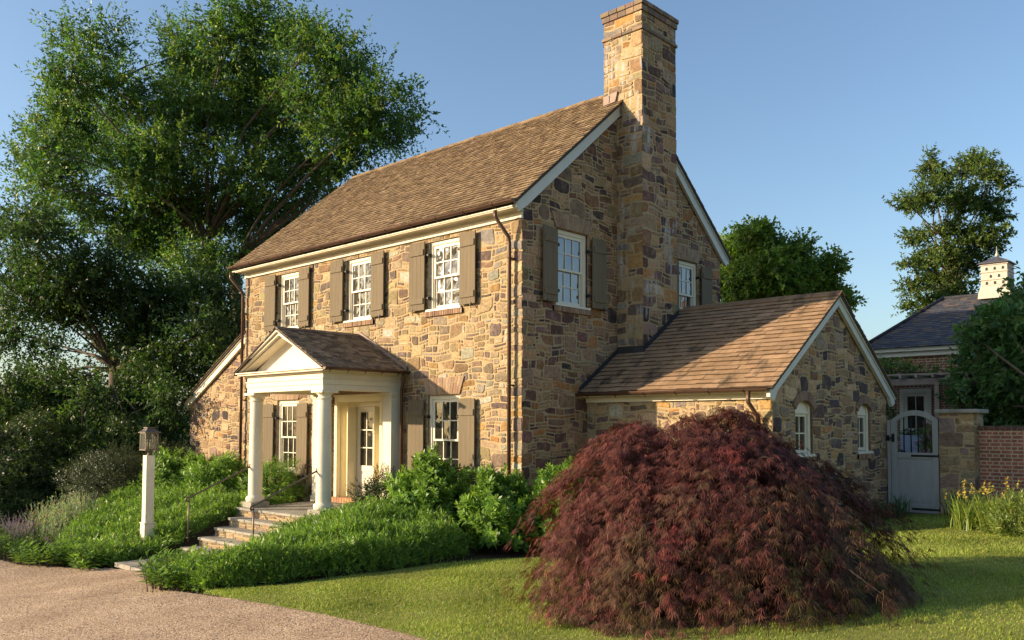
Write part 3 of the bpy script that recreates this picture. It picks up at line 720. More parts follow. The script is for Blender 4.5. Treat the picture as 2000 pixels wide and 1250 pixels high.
# ---- porch
porch = bpy.data.objects.new('porch', None); COL.objects.link(porch); porch.parent = house
PC = -5.20; CYc = -1.90; PX = 1.35
FZ = -.15
for s in (-1, 1):
    mb = MB(); x = PC + s * PX
    mb.lathe([(.205, FZ + .12), (.205, FZ + .15), (.212, FZ + .19), (.2, FZ + .23), (.160, FZ + .25), (.158, FZ + .29), (.156, FZ + .9), (.150, FZ + 1.6), (.137, 2.24), (.135, 2.25), (.158, 2.262), (.158, 2.285), (.135, 2.295), (.135, 2.335), (.165, 2.36), (.185, 2.385), (.19, 2.392)], x, CYc, 36)
    mb.box(x - .205, x + .205, CYc - .205, CYc + .205, 2.39, 2.447, bev=.004)
    mb.build('column', 'white', porch)
    mb = MB(); mb.box(x - .235, x + .235, CYc - .235, CYc + .235, FZ, FZ + .12, bev=.008); mb.build('plinth', 'bluestone', porch)
    mb = MB(); xp = x + s * .02
    mb.box(xp - .15, xp + .15, -.27, .0, FZ + .14, 2.34, bev=.006); mb.box(xp - .175, xp + .175, -.295, .0, FZ + .02, FZ + .16, bev=.006)
    mb.box(xp - .165, xp + .165, -.285, .0, 2.24, 2.262, bev=.004)
    for q, (z0, z1) in enumerate(((2.34, 2.37), (2.37, 2.41), (2.41, 2.447))): mb.box(xp - .16 - .018 * q, xp + .16 + .018 * q, -.275 - .018 * q, .0, z0, z1, bev=.004)
    mb.build('pilaster', 'white', porch)
EX, EYF = 1.505, -2.055
mb = MB()
def ring(mb, ex, yf, z0, z1, th=.30, bev=.004):
    mb.box(PC - ex, PC + ex, yf, yf + th, z0, z1, bev=bev)
    for s in (-1, 1): mb.box(PC + s * ex, PC + s * (ex - th), yf + th + .0005, -.002, z0, z1, bev=bev)
ring(mb, EX, EYF, 2.450, 2.565); ring(mb, EX + .016, EYF - .016, 2.566, 2.672, .3); ring(mb, EX + .034, EYF - .034, 2.673, 2.70, .3)
ring(mb, EX + .002, EYF - .002, 2.701, 2.80, .3)
ring(mb, EX + .05, EYF - .05, 2.801, 2.835, .3); ring(mb, EX + .20, EYF - .15, 2.836, 2.875, .45); ring(mb, EX + .235, EYF - .19, 2.876, 2.905, .45)
mb.build('entablature', 'white', porch)
mb = MB(); mb.box(PC - EX + .3, PC + EX - .3, EYF + .3, -.002, 2.62, 2.64); mb.build('porch_ceiling', 'white', porch)
PK = .52; PEX = 1.76; PEZ = 2.915; PAZ = PEZ + PK * PEX
mb = MB()
Fp = frame((0, 0, 0), (1, 0, 0), (0, 0, 1), (0, -1, 0))
mb.prism([(PC - 1.55, 2.90), (PC + 1.55, 2.90), (PC, 2.90 + 1.55 * PK)], 1.70, 1.86, Fp); mb.build('tympanum', 'white', porch)
mb = MB()
for s in (-1, 1):
    for (d0, d1, y0, y1, in_) in ((-.004, -.075, 1.86, 2.245, 0), (-.076, -.150, 1.861, 2.19, .05), (-.151, -.205, 1.862, 2.11, .1)):
        e = PEX - in_
        pl = [(PC + s * e, PAZ - PK * e + d0), (PC + s * e, PAZ - PK * e + d1), (PC, PAZ + d1), (PC, PAZ + d0)]
        pl = [(x, max(z, 2.9055)) for x, z in pl]
        mb.prism(pl[::s], y0, y1, Fp)
mb.build('raking_cornice', 'white', porch)
PALP = [(.15, .115, .08), (.18, .14, .10), (.125, .095, .07), (.21, .165, .115), (.24, .19, .135), (.105, .08, .06)]
mb = MB(); psl = math.hypot(1, PK); PRS = PEX * psl
for s in (1, -1):
    v = Vector((-s, 0, PK)).normalized(); nn = Vector((s * PK, 0, 1)).normalized()
    F = frame((PC + s * PEX, -2.27 if s == 1 else 0.0, PEZ), (0, s, 0), v, nn)
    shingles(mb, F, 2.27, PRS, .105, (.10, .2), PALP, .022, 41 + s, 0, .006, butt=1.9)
    mb.box(0, 2.25, 0, PRS, -.03, 0, (1, 1, 1), 1, F)
prf = mb.build('porch_roof', ['shingle', 'deck'], porch)
mb = MB(); y = -2.28
while y < -.02:
    b = min(y + R.uniform(.14, .24), -.01)
    for s in (1, -1):
        F = frame((PC, y, PAZ + .03 + R.uniform(-.003, .004)), (0, 1, 0), Vector((s, 0, -PK)).normalized(), Vector((s * PK, 0, 1)).normalized())
        mb.box(0, b - y - .004, -.008, .12, -.016, .004, R.choice(PALP), 0, F)
    y = b
mb.build('ridge_cap', 'shingle', porch)
mb = MB()
for s in (1, -1):
    for k in range(8):
        t0, t1 = k / 8, (k + 1) / 8 + .01; e0, e1 = PEX * t0, PEX * min(1, t1)
        pl = [(PC + s * e0, PAZ - PK * e0 + .015), (PC + s * e1, PAZ - PK * e1 + .015), (PC + s * e1, PAZ - PK * e1 + .105), (PC + s * e0, PAZ - PK * e0 + .105)]
        mb.prism(pl[::-s], .03, .045 + .002 * (k % 2), FX)
mb.build('flashing', 'flash', porch)
for s in (1, -1):
    gutter('gutter', (PC + s * (PEX + .06), -2.25 if s > 0 else -.02, PEZ - .015), (PC + s * (PEX + .06), -.02 if s > 0 else -2.25, PEZ - .015), (s, 0, 0), .052, 5, porch)
downspout([(-3.40, -.15, 2.86), (-3.40, -.15, 2.76), (-3.51, -.12, 2.50), (-3.53, -.10, 2.36), (-3.53, -.10, -.5)], .036, (1.6,))
downspout([(-7.00, -.15, 2.86), (-7.00, -.15, 2.76), (-6.92, -.12, 2.50), (-6.90, -.10, 2.36), (-6.90, -.10, -.3)], .036, ())

# ---- garden wing with its own gable
WY0, WY1, WX = 2.03, 7.43, 4.2
WKY = (WY0 + WY1) / 2; WE = WY0 - .30; WEZ = 2.40; WK = (4.40 - WEZ) / (WKY - WE)
mb = MB()
rubble(mb, FWF, .0, WX, -.9, 2.40, (), (), PAL_SUNLIT, 13, quoin=('R',), big=1.3); mb.build('wing_wall', ST, house)
mb = MB()
wh = [(2.93, 3.67, 1.14, 2.20), (5.84, 6.53, 1.14, 2.20)]
hps = [(-WK, 1, WEZ - WK * WE - .03), (WK, 1, WEZ + WK * (2 * WKY - WE) - .03)]
rubble(mb, FWG, WY0, WY1, -.6, 4.3, wh, hps, PAL_GREY, 17, quoin=('L', 'R'), big=1.2)
mb.build('wing_wall', ST, house)
mb = MB(); mb.face([(0, WY1, -.6), (WX, WY1, -.6), (WX, WY1, 2.4), (0, WY1, 2.4)], (.3, .23, .14)); mb.build('wing_wall', 'stone', house)
PALW = [(.325, .203, .112), (.30, .187, .102), (.345, .22, .125), (.285, .18, .10), (.32, .205, .12)]
mb = MB(); wsl = math.hypot(1, WK); WRS = (WKY - WE) * wsl
for sgn in (1, -1):
    v = Vector((0, sgn, WK)).normalized(); nn = Vector((0, -sgn * WK, 1)).normalized()
    F = frame((0.0, WE if sgn == 1 else 2 * WKY - WE, WEZ), (1, 0, 0), v, nn)
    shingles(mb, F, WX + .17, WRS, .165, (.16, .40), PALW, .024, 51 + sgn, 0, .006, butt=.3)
    mb.box(0, WX + .15, 0, WRS, -.05, 0, (1, 1, 1), 1, F)
wr = mb.build('wing_roof', ['shingle_moss', 'deck'], house)
mb = MB(); x = .70; WRZ = WEZ + WK * (WKY - WE)
while x < WX + .15:
    b = min(x + R.uniform(.3, .55), WX + .19)
    for sgn in (1, -1):
        F = frame((x, WKY, WRZ + .038 + R.uniform(-.006, .008)), (1, 0, 0), Vector((0, -sgn, -WK)).normalized(), Vector((0, -sgn * WK, 1)).normalized())
        mb.box(0, b - x - .004, -.01, .17, -.022, .004, tuple(k * .75 for k in R.choice(PALW)), 0, F)
    x = b
mb.build('ridge_cap', 'shingle_moss', wr)
mb = MB()
for sgn in (1, -1):
    y0 = WE + .02 if sgn == 1 else 2 * WKY - WE - .02
    z = lambda y: WEZ - .052 + WK * abs(y - (WE if sgn == 1 else 2 * WKY - WE))
    pl = [(y0, z(y0)), (y0, z(y0) - .13), (y0 + sgn * .16, z(y0) - .20), (y0 + sgn * .30, z(y0 + sgn * .3) - .21), (WKY, z(WKY) - .21), (WKY, z(WKY))]
    mb.prism(pl[::sgn], .03, .10, FWG)
    mb.prism([(y0, z(y0) - .002), (y0, z(y0) - .045), (WKY, z(WKY) - .045), (WKY, z(WKY) - .002)][::sgn], .1005, .13, FWG)
mb.build('rake_board', 'rake', house)
mb = MB()
mb.box(.02, WX + .02, WE + .0, WY0 - .032, 2.31, 2.335); mb.box(.02, WX + .015, WY0 - .07, WY0 - .031, 2.20, 2.309, bev=.005); mb.box(.02, WX + .02, WE + .001, WE + .03, 2.336, 2.40)
mb.build('frieze_board', 'white', house)
gutter('gutter', (.03, WE - .06, WEZ - .012), (WX + .1, WE - .06, WEZ - .012), (0, -1, 0), .062, 6, house)
downspout([(3.92, WE - .06, 2.34), (3.92, WE - .06, 2.14), (3.98, WY0 - .12, 1.88), (3.98, WY0 - .10, 1.76), (3.98, WY0 - .10, -.5)], .04, (1.2,))
mb = MB()                                                        # dark step flashing where the wing roof meets house and chimney
Fs = frame((0, 0, 0), (0, 1, 0), (0, 0, 1), (1, 0, 0))
zr = lambda y: WEZ + WK * (y - WE)
mb.prism([(WE, zr(WE) + .005), (CY0, zr(CY0) + .005), (CY0, zr(CY0) + .12), (WE, zr(WE) + .12)], .03, .05, Fs)
mb.prism([(CY0, zr(CY0) + .005), (CY1, zr(CY1) + .005), (CY1, zr(CY1) + .13), (CY0, zr(CY0) + .13)], CX1 + .03, CX1 + .05, Fs)
mb.box(.03, CX1 + .05, CY0 - .05, CY0 - .03, zr(CY0) - .04, zr(CY0) + .13)
mb.build('flashing', 'lead', wr)
for i, (a, b) in enumerate(((2.93, 3.67), (5.84, 6.53))):         # arched casements
    mb = MB(); cw = .075; zsp = 2.02; cx = (a + b) / 2; hw = (b - a) / 2
    mb.box(a, a + cw, 1.14, 2.2, -.16, -.05, (1, 1, 1), 0, FWG, .005); mb.box(b - cw, b, 1.14, 2.2, -.16, -.05, (1, 1, 1), 0, FWG, .005)
    arc = [(cx + (hw - cw) * math.cos(t), 2.02 + .14 * math.sin(t)) for t in [math.pi * k / 8 for k in range(9)]]
    mb.prism([(b - cw, 1.98), *arc, (a + cw, 1.98)], -.16, -.075, FWG)
    mb.box(a + cw, b - cw, 1.955, 2.0, -.16, -.06, (1, 1, 1), 0, FWG)
    mb.box(a, b, 2.0, 2.2, -.18, -.10, (1, 1, 1), 0, FWG)
    fr = mb.build('window', 'white', house)
    s = MB(); x0, x1, z0, z1 = a + cw + .01, b - cw - .01, 1.21, 1.95
    for (p, q, r_, t_) in ((x0, x0 + .05, z0, z1), (x1 - .05, x1, z0, z1), (x0 + .05, x1 - .05, z0, z0 + .06), (x0 + .05, x1 - .05, z1 - .05, z1)): s.box(p, q, r_, t_, -.13, -.09, (1, 1, 1), 0, FWG)
    s.box(cx - .012, cx + .012, z0 + .06, z1 - .05, -.125, -.098, (1, 1, 1), 0, FWG); s.box(x0 + .05, x1 - .05, 1.57, 1.594, -.125, -.1, (1, 1, 1), 0, FWG)
    s.build('sash', 'sash', fr)
    s = MB(); s.box(x0 + .03, x1 - .03, z0 + .03, z1 - .03, -.119, -.112, (1, 1, 1), 0, FWG); s.build('glass', 'glass', fr)
    s = MB(); s.prism([(-.16, 1.142), (.045, 1.142), (.045, 1.18), (-.06, 1.20), (-.16, 1.20)], a - .04, b + .04, lambda c_, z_, k: FWG(k, z_, c_)); s.build('window_sill', 'white', fr)
    s = MB(); brick_sill(s, FWG, a - .06, b + .06, 1.035, 1.136, 90 + i); s.build('brick_sill', 'brick_arch', fr)
    s = MB(); rr = random.Random(i + 3); k = 13
    for q in range(k):
        t0, t1 = math.pi * (.12 + .76 * q / k), math.pi * (.12 + .76 * (q + 1) / k - .006)
        rad = (hw + .02) / math.cos(math.pi * .12); zc = 2.205 - .42 * .0
        P = lambda t, e: (cx + (rad + e) * math.cos(t), 2.03 + (.175 + e * .95) * (math.sin(t) - math.sin(math.pi * .12)) / (1 - math.sin(math.pi * .12)) + e * .55)
        s.prism([P(t0, 0), P(t0, .12), P(t1, .12), P(t1, 0)], -.05, .036 + rr.uniform(-.003, .003), FWG, rr.choice([(.24, .15, .10), (.20, .13, .09), (.28, .18, .12)]))
    s.build('brick_arch', 'brick_arch', fr)

# ---- lean-to at the far end
LK = .532; lz = lambda x: 4.22 + LK * (x + 10.6)                  # roof underside
mb = MB(); hps = [(-LK, 1, 4.22 + LK * 10.6 - .02)]
rubble(mb, FL, -13.86, -10.44, -.9, 4.3, (), hps, PAL_GREY + [((.44, .31, .17), 8)], 29, quoin=('L',), big=1.2)
mb.face([(-13.86, .14, -.9), (-13.86, 5, -.9), (-13.86, 5, 2.4), (-13.86, .14, 2.4)], (.3, .22, .14), 0)
mb.build('lean_to_wall', ST, house)
mb = MB(); v = Vector((1, 0, LK)).normalized(); nn = Vector((-LK, 0, 1)).normalized()
F = frame((-14.18, 5.0, lz(-14.18) + .05), (0, -1, 0), v, nn); LS = 3.72 * math.hypot(1, LK)
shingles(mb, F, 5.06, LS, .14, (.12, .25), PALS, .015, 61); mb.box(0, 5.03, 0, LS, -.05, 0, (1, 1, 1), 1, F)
mb.build('lean_to_roof', ['shingle', 'deck'], house)
mb = MB()
mb.prism([(-14.14, lz(-14.14) - .01), (-14.14, lz(-14.14) - .12), (-14.0, lz(-14.0) - .26), (-13.83, lz(-13.83) - .23), (-10.48, lz(-10.48) - .23), (-10.48, lz(-10.48) - .01)][::-1], .03, .10, FL)
mb.prism([(-14.15, lz(-14.15) + .0), (-14.15, lz(-14.15) - .05), (-10.48, lz(-10.48) - .05), (-10.48, lz(-10.48) + .0)][::-1], .1005, .13, FL)
mb.build('rake_board', 'white', house)
gutter('gutter', (-14.23, 5.0, lz(-14.2) + .04), (-14.23, .02, lz(-14.2) + .04), (-1, 0, 0), .055, 5, house)

# ---- porch floor and steps
mb = MB(); rr = random.Random(12)
xs = [-6.88, -5.95, -5.1, -4.3, -3.52]
for a, b in zip(xs, xs[1:]):
    for p, q in ((-2.27, -1.15), (-1.145, .0)): mb.box(a + .003, b - .003, p, q - .004, FZ - .055, FZ + rr.uniform(-.002, .001), bev=.006)
mb.build('porch_floor', 'bluestone', porch)
mb = MB()
rubble(mb, frame((0, -2.24, 0), (1, 0, 0), (0, 0, 1), (0, -1, 0)), -6.85, -3.55, -1.1, FZ - .056, (), (), [((.34, .23, .125), 4), ((.31, .24, .15), 4), ((.22, .16, .11), 3)], 33)
for x in (-6.85, -3.55): mb.face([(x, -2.24, -1.1), (x, 0, -1.1), (x, 0, FZ - .056), (x, -2.24, FZ - .056)], (.36, .27, .15))
mb.build('porch_base', ST, porch)
PZ = -1.06
steps = thing('stone_steps', 'four bluestone steps with stone risers climbing from flagstone path to the porch', 'steps', (-5.2, -3.7, PZ))
TR = [(-2.60, -.34), (-2.93, -.53), (-3.30, -.71), (-3.68, -.89)]
SX0, SX1 = -6.5, -3.75
prev = -2.235
for k, (ye, z) in enumerate(TR):
    mb = MB(); cuts = [SX0, SX0 + rr.uniform(.8, 1.1), SX1 - rr.uniform(.7, 1.0), SX1]
    for a, b in zip(cuts, cuts[1:]): mb.box(a + .003, b - .003, ye, prev - .006, z - .055, z + rr.uniform(-.002, .002), bev=.008)
    setpar(mb.build('tread', 'bluestone'), steps)
    mb = MB()
    rubble(mb, frame((0, ye + .03, 0), (1, 0, 0), (0, 0, 1), (0, -1, 0)), SX0 + .02, SX1 - .02, z - .22, z - .057, (), (), [((.34, .23, .125), 4), ((.31, .24, .15), 4), ((.22, .16, .11), 3)], 35 + k, cell=.1, cellb=.06)
    for x in (SX0 + .02, SX1 - .02): mb.face([(x, ye + .03, z - .25), (x, prev, z - .25), (x, prev, z - .056), (x, ye + .03, z - .056)], (.36, .27, .15))
    setpar(mb.build('riser', ST), steps)
    prev = ye + .024
mb = MB()
for a, b in ((-6.52, -5.75), (-5.745, -4.9), (-4.895, -4.3), (-4.295, -3.72)):
    y = -5.06
    while y < -3.7:
        q = min(-3.66, y + rr.uniform(.4, .75)); q = -3.66 if -3.66 - q < .25 else q
        mb.box(a + .008, b - .008, y + .008, q - .008, PZ - .09, PZ + rr.uniform(-.003, .003), tuple([rr.uniform(.8, 1.1)] * 3), bev=.008); y = q
o = mb.build('flagstone_path', 'bluestone'); tag(o, 'flagstone path leading from the gravel to the steps', 'path', kind='structure')

# ---- handrails
def handrail(x, label):
    t = thing('handrail', label, 'handrail', (x, -3.5, -.72), 'handrails beside the porch steps')
    mb = MB(); pts = [(x, -2.03, .775), (x, -2.08, .755), (x, -3.44, .165), (x, -3.53, .145), (x, -3.565, .11), (x, -3.55, .075), (x, -3.515, .075)]
    mb.tube(pts, .019, 8); mb.box(x - .03, x + .03, -2.06, -2.045, .73, .83, bev=.004); setpar(mb.build('rail', 'rail'), t)
    mb = MB(); mb.tube([(x, -3.49, .14), (x, -3.49, -.80)], .017, 8); mb.tube([(x, -3.49, -.72), (x, -3.49, -.70)], .034, 10); setpar(mb.build('post', 'rail'), t)
handrail(-6.55, 'steel handrail fixed to the left porch column, beside the lamp post bed')
handrail(-3.88, 'steel handrail fixed to the right porch column, above the long low hedge')

st_ = thing('stone_wall', 'low rubble stone wall running back from the lean-to corner', 'wall', (-14.2, 1.5, -.3))
mb = MB(); rubble(mb, frame((0, .75, 0), (1, 0, 0), (0, 0, 1), (0, -1, 0)), -14.9, -13.88, -.8, 1.72, (), (), PAL_GREY, 63)
mb.box(-14.9, -13.88, .752, 1.2, -.8, 1.72, (.3, .23, .15)); setpar(mb.build('stonework', ST), st_)

# ---- lamp post
LX, LY = -7.42, -3.99
lamp = thing('lamp_post', 'square cream lamp post with a bronze lantern standing in the low green planting', 'lamp post', (LX, LY, -.75))
mb = MB(); w_ = .093
mb.box(LX - w_, LX + w_, LY - w_, LY + w_, -.9, 1.05, bev=.007); mb.box(LX - w_ - .02, LX + w_ + .02, LY - w_ - .02, LY + w_ + .02, -.9, -.43, bev=.008); mb.box(LX - w_ - .033, LX + w_ + .033, LY - w_ - .033, LY + w_ + .033, -.43, -.40, bev=.006)
setpar(mb.build('post', 'white'), lamp)
mb = MB(); q = .145
mb.lathe([(.06, 1.05), (.06, 1.065), (.035, 1.075), (.035, 1.10), (.10, 1.155)], LX, LY, 4, sq=True)
mb.box(LX - q - .008, LX + q + .008, LY - q - .008, LY + q + .008, 1.155, 1.185, bev=.004)
for sx in (-1, 1):
    for sy in (-1, 1): mb.box(LX + sx * q, LX + sx * (q - .024), LY + sy * q, LY + sy * (q - .024), 1.186, 1.52)
mb.box(LX - q, LX + q, LY - q, LY + q, 1.52, 1.54)
k = math.sqrt(2)
mb.lathe([((q + .03) * k, 1.541), ((q + .03) * k, 1.555), ((q - .03) * k, 1.60), ((q - .065) * k, 1.645), ((q - .05) * k, 1.648), ((q - .05) * k, 1.665)], LX, LY, 4, sq=True)
ln = setpar(mb.build('lantern', 'rail'), lamp)
mb = MB()
for s in (-1, 1):
    mb.box(LX + s * (q - .010), LX + s * (q - .014), LY - q + .025, LY + q - .025, 1.187, 1.519); mb.box(LX - q + .025, LX + q - .025, LY + s * (q - .010), LY + s * (q - .014), 1.187, 1.519)
o = mb.build('lantern_glass', 'lglass'); setpar(o, ln)
mb = MB()
for a in range(3):
    t = a * 2.1; x, y = LX + .04 * math.cos(t), LY + .04 * math.sin(t)
    mb.tube([(x, y, 1.19), (x, y, 1.34)], .013, 8); mb.tube([(x, y, 1.34), (x, y, 1.365), (x, y, 1.40)], [.009, .012, .002], 8)
o = mb.build('candle', 'sash'); setpar(o, ln)

# ---- garden gate, pillar and brick wall
GY = 7.43
gate = thing('garden_gate', 'arched grey-blue wooden gate with iron bars between stone wing and stone pillar', 'gate', (4.82, GY, -.18))
FGt = frame((0, GY, 0), (1, 0, 0), (0, 0, 1), (0, -1, 0))
mb = MB(); mb.box(4.225, 4.30, GY - .03, GY + .07, -.22, 1.86, bev=.006); setpar(mb.build('gate_post', 'gate'), gate)
mb = MB(); gx0, gx1 = 4.315, 5.295; gm = (gx0 + gx1) / 2; hw = (gx1 - gx0) / 2
za = lambda x: 1.86 + .215 * (1 - ((x - gm) / hw) ** 2)
for a, b in ((gx0, gx0 + .115), (gx1 - .115, gx1)):
    mb.prism([(a, -.15), (b, -.15), (b, za(b) - .001), (a, za(a) - .001)], -.03, .03, FGt)
xs_ = [gx0 + .115 + (gx1 - gx0 - .23) * i / 10 for i in range(11)]
for a, b in zip(xs_, xs_[1:]): mb.prism([(a, za(a) - .115 - .03 * (1 - abs(a - gm) / hw) * 0), (b, za(b) - .115), (b, za(b)), (a, za(a))], -.03, .03, FGt)
for z0, z1 in ((-.15, .03), (1.02, 1.15)): mb.box(gx0 + .116, gx1 - .116, z0, z1, -.03, .03, (1, 1, 1), 0, FGt, .004)
mb.box(gx0 + .116, gx1 - .116, .03, 1.02, -.015, .008, (1, 1, 1), 0, FGt); mb.box(gx0 + .17, gx1 - .17, .09, .96, .008, .018, (1, 1, 1), 0, FGt, .004)
setpar(mb.build('gate_leaf', 'gate'), gate)
for i in range(4):
    x = gx0 + .115 + (gx1 - gx0 - .23) * (i + 1) / 5; mb = MB(); mb.tube([(x, GY, 1.14), (x, GY, za(x) - .10)], .014, 8); setpar(mb.build('gate_bar', 'iron'), gate)
for z in (1.06, -.09):
    mb = MB(); mb.box(gx0 + .42, gx1 + .02, z, z + .045, .031, .04, (1, 1, 1), 0, FGt); mb.tube([FGt(gx1 + .01, z - .02, .035), FGt(gx1 + .01, z + .07, .035)], .014, 8); setpar(mb.build('strap_hinge', 'iron'), gate)
mb = MB(); mb.box(gx0 + .015, gx0 + .075, 1.38, 1.56, .031, .05, (1, 1, 1), 0, FGt, .004); mb.tube([FGt(gx0 + .045, 1.46, .05), FGt(gx0 + .045, 1.46, .09), FGt(gx0 - .05, 1.46, .09)], .016, 8); mb.box(gx0 - .10, gx0 - .03, 1.40, 1.52, .031, .06, (1, 1, 1), 0, FGt); setpar(mb.build('latch', 'iron'), gate)

pil = thing('stone_pillar', 'square rubble stone pillar with bluestone cap between gate and brick wall', 'pillar', (5.67, 7.7, -.15))
P0, P1, Q0, Q1 = 5.335, 6.01, 7.36, 8.02
mb = MB(); PALL = [((.38, .27, .15), 6), ((.30, .20, .10), 4), ((.24, .16, .11), 3), ((.40, .31, .19), 4), ((.20, .14, .12), 2)]
for F, a, b in ((frame((0, Q0, 0), (1, 0, 0), (0, 0, 1), (0, -1, 0)), P0, P1), (frame((P1, 0, 0), (0, 1, 0), (0, 0, 1), (1, 0, 0)), Q0, Q1), (frame((P0, 0, 0), (0, 1, 0), (0, 0, 1), (-1, 0, 0)), Q0, Q1), (frame((0, Q1, 0), (1, 0, 0), (0, 0, 1), (0, 1, 0)), P0, P1)):
    rubble(mb, F, a, b, -.5, 2.0, (), (), PALL, 44 + int(a * 7 % 5), cell=.095, cellb=.08, quoin=('L', 'R'), big=3)
setpar(mb.build('shaft', ST), pil)
mb = MB(); mb.box(P0 - .07, P1 + .10, Q0 - .08, Q1 + .08, 2.0, 2.085, bev=.014); setpar(mb.build('cap', 'bluestone'), pil)
bw = thing('brick_wall', 'red brick garden wall with a row of coping bricks running from the stone pillar', 'wall', (8, 7.7, -.2))
mb = MB(); mb.box(6.02, 13, 7.63, 7.95, -.6, 1.655); setpar(mb.build('brickwork', 'brickwall'), bw)
mb = MB(); x = 6.02; rr = random.Random(3)
while x < 13:
    mb.box(x + .004, x + .098, 7.60 + rr.uniform(-.003, .003), 7.98, 1.656, 1.735 + rr.uniform(-.004, .004), rr.choice([(.10, .06, .045), (.14, .07, .05), (.08, .055, .045)]), bev=.006); x += .105
mb.box(6.02, 13, 7.612, 7.968, 1.656, 1.722, (.3, .25, .18)); setpar(mb.build('coping', 'brick_arch'), bw)

# ---- brick house beyond the wall, its dovecote, pergola, planter
bh = thing('brick_house', 'one-storey red brick house with dark slate hip roof and a white dovecote on its ridge', 'house', (5, 14, .6))
HX0, HX1, HY0, HY1 = 1.43, 11, 14.0, 19.0
mb = MB(); mb.box(HX0, HX1, HY0, HY1, .2, 3.76); setpar(mb.build('wall', 'brickhouse'), bh)
mb = MB(); mb.box(HX0 - .22, HX1, HY0 - .22, HY1 + .22, 3.90, 4.02, bev=.01); mb.box(HX0 - .12, HX1, HY0 - .12, HY1 + .12, 3.76, 3.90, bev=.01); setpar(mb.build('cornice', 'rake'), bh)
ez = 4.02; y0, y1 = HY0 - .30, HY1 + .30; x0 = HX0 - .30; ry = (y0 + y1) / 2; rz = 5.72; rx = 2.72
PALD = [(.055, .055, .065), (.07, .068, .078), (.045, .046, .056), (.09, .08, .078), (.06, .062, .075), (.12, .085, .065)]
mb = MB(); v = Vector((0, ry - y0, rz - ez)); S = v.length; v.normalize(); nn = Vector((0, -v.z, v.y))
F = frame((x0, y0, ez), (1, 0, 0), v, nn)
shingles(mb, F, HX1 - x0, S, .125, (.18, .3), PALD, .012, 71, 0, .004, 0, lambda a, b: a < (rx - x0) * (b + .06) / S)
mb.face([F(0, 0, 0), F(HX1 - x0, 0, 0), F(HX1 - x0, S, 0), F(rx - x0, S, 0)], PALD[0])
v2 = Vector((rx - x0, 0, rz - ez)); S2 = v2.length; v2.normalize(); F2 = frame((x0, y1, ez), (0, -1, 0), v2, Vector((-v2.z, 0, v2.x))); LL = y1 - y0
shingles(mb, F2, LL, S2, .125, (.18, .3), PALD, .012, 72, 0, .004, 0, lambda a, b: a < LL / 2 * (b + .06) / S2 or a > LL - LL / 2 * (b + .06) / S2)
mb.face([F2(0, 0, 0), F2(LL, 0, 0), F2(LL / 2, S2, 0)], PALD[0])
mb.face([(rx, ry, rz), (HX1, ry, rz), (HX1, y1, ez), (x0, y1, ez)], PALD[0])
rf = setpar(mb.build('roof', 'slate'), bh)
mb = MB(); mb.tube([(x0 - .02, y0 - .02, ez + .02), (rx, ry, rz + .03)], .05, 6); mb.tube([(x0 - .02, y1 + .02, ez + .02), (rx, ry, rz + .03)], .05, 6); mb.tube([(rx, ry, rz + .02), (HX1, ry, rz + .02)], .05, 6)
o = mb.build('hip_cap', 'lead'); setpar(o, rf)
FB = frame((0, HY0, 0), (1, 0, 0), (0, 0, 1), (0, -1, 0))
mb = MB(); d0, d1, dt = 2.22, 3.10, 2.82
for a, b, c_, d in ((d0, d0 + .12, .6, dt), (d1 - .12, d1, .6, dt), (d0 + .12, d1 - .12, dt - .12, dt)): mb.box(a, b, c_, d, -.02, .05, (1, 1, 1), 0, FB, .006)
for a, b, c_, d in ((d0 + .12, d0 + .21, .6, dt - .12), (d1 - .21, d1 - .12, .6, dt - .12), (d0 + .21, d1 - .21, dt - .22, dt - .12), (d0 + .21, d1 - .21, .6, 1.1)): mb.box(a, b, c_, d, -.01, .028, (1, 1, 1), 0, FB)
mb.box((d0 + d1) / 2 - .01, (d0 + d1) / 2 + .01, 1.1, dt - .2, -.005, .02, (1, 1, 1), 0, FB)
for z in (1.65, 2.1): mb.box(d0 + .2, d1 - .2, z, z + .02, -.005, .019, (1, 1, 1), 0, FB)
dd = setpar(mb.build('glazed_door', 'rake'), bh)
mb = MB(); mb.box(d0 + .2, d1 - .2, 1.08, dt - .2, .002, .006, (1, 1, 1), 0, FB); o = mb.build('door_glass', 'doorglass'); setpar(o, dd)
mb = MB(); VX, VY = 4.25, ry; h = .36
mb.lathe([(.62, 5.55), (.60, 5.72), (h * k * 1.02, 5.93)], VX, VY, 4, sq=True)
mb.box(VX - h, VX + h, VY - h, VY + h, 5.93, 6.60, bev=.01)
for z in (6.10, 6.33, 6.55): mb.box(VX - h - .025, VX + h + .025, VY - h - .025, VY + h + .025, z, z + .025, bev=.005)
cu = setpar(mb.build('dovecote', 'lime'), bh)
def sub(o): setpar(o, cu)
mb = MB(); mb.lathe([((h + .07) * k, 6.60), ((h + .06) * k, 6.63), (h * .5 * k, 6.76), (.03, 6.84)], VX, VY, 4, c=PALD[1], sq=True); sub(mb.build('dovecote_roof', 'slate'))
mb = MB(); mb.lathe([(.03, 6.84), (.045, 6.86), (.06, 6.90), (.04, 6.94), (.02, 6.97), (.026, 6.99), (.012, 7.03), (.004, 7.16)], VX, VY, 10); sub(mb.build('finial', 'lime'))
mb = MB()
for z, xs_ in ((6.42, (-.2, .02, .24)), (6.19, (-.09, .13)), (5.99, (-.2, .02, .24))):
    for dx in xs_:
        arc = [(VX + dx + .032 * math.cos(t), z + .035 + .035 * math.sin(t)) for t in [math.pi * q / 6 for q in range(7)]]
        mb.prism([(VX + dx + .032, z - .02), *arc, (VX + dx - .032, z - .02)], -.0, .006, frame((0, VY - h - .001, 0), (1, 0, 0), (0, 0, 1), (0, -1, 0)))
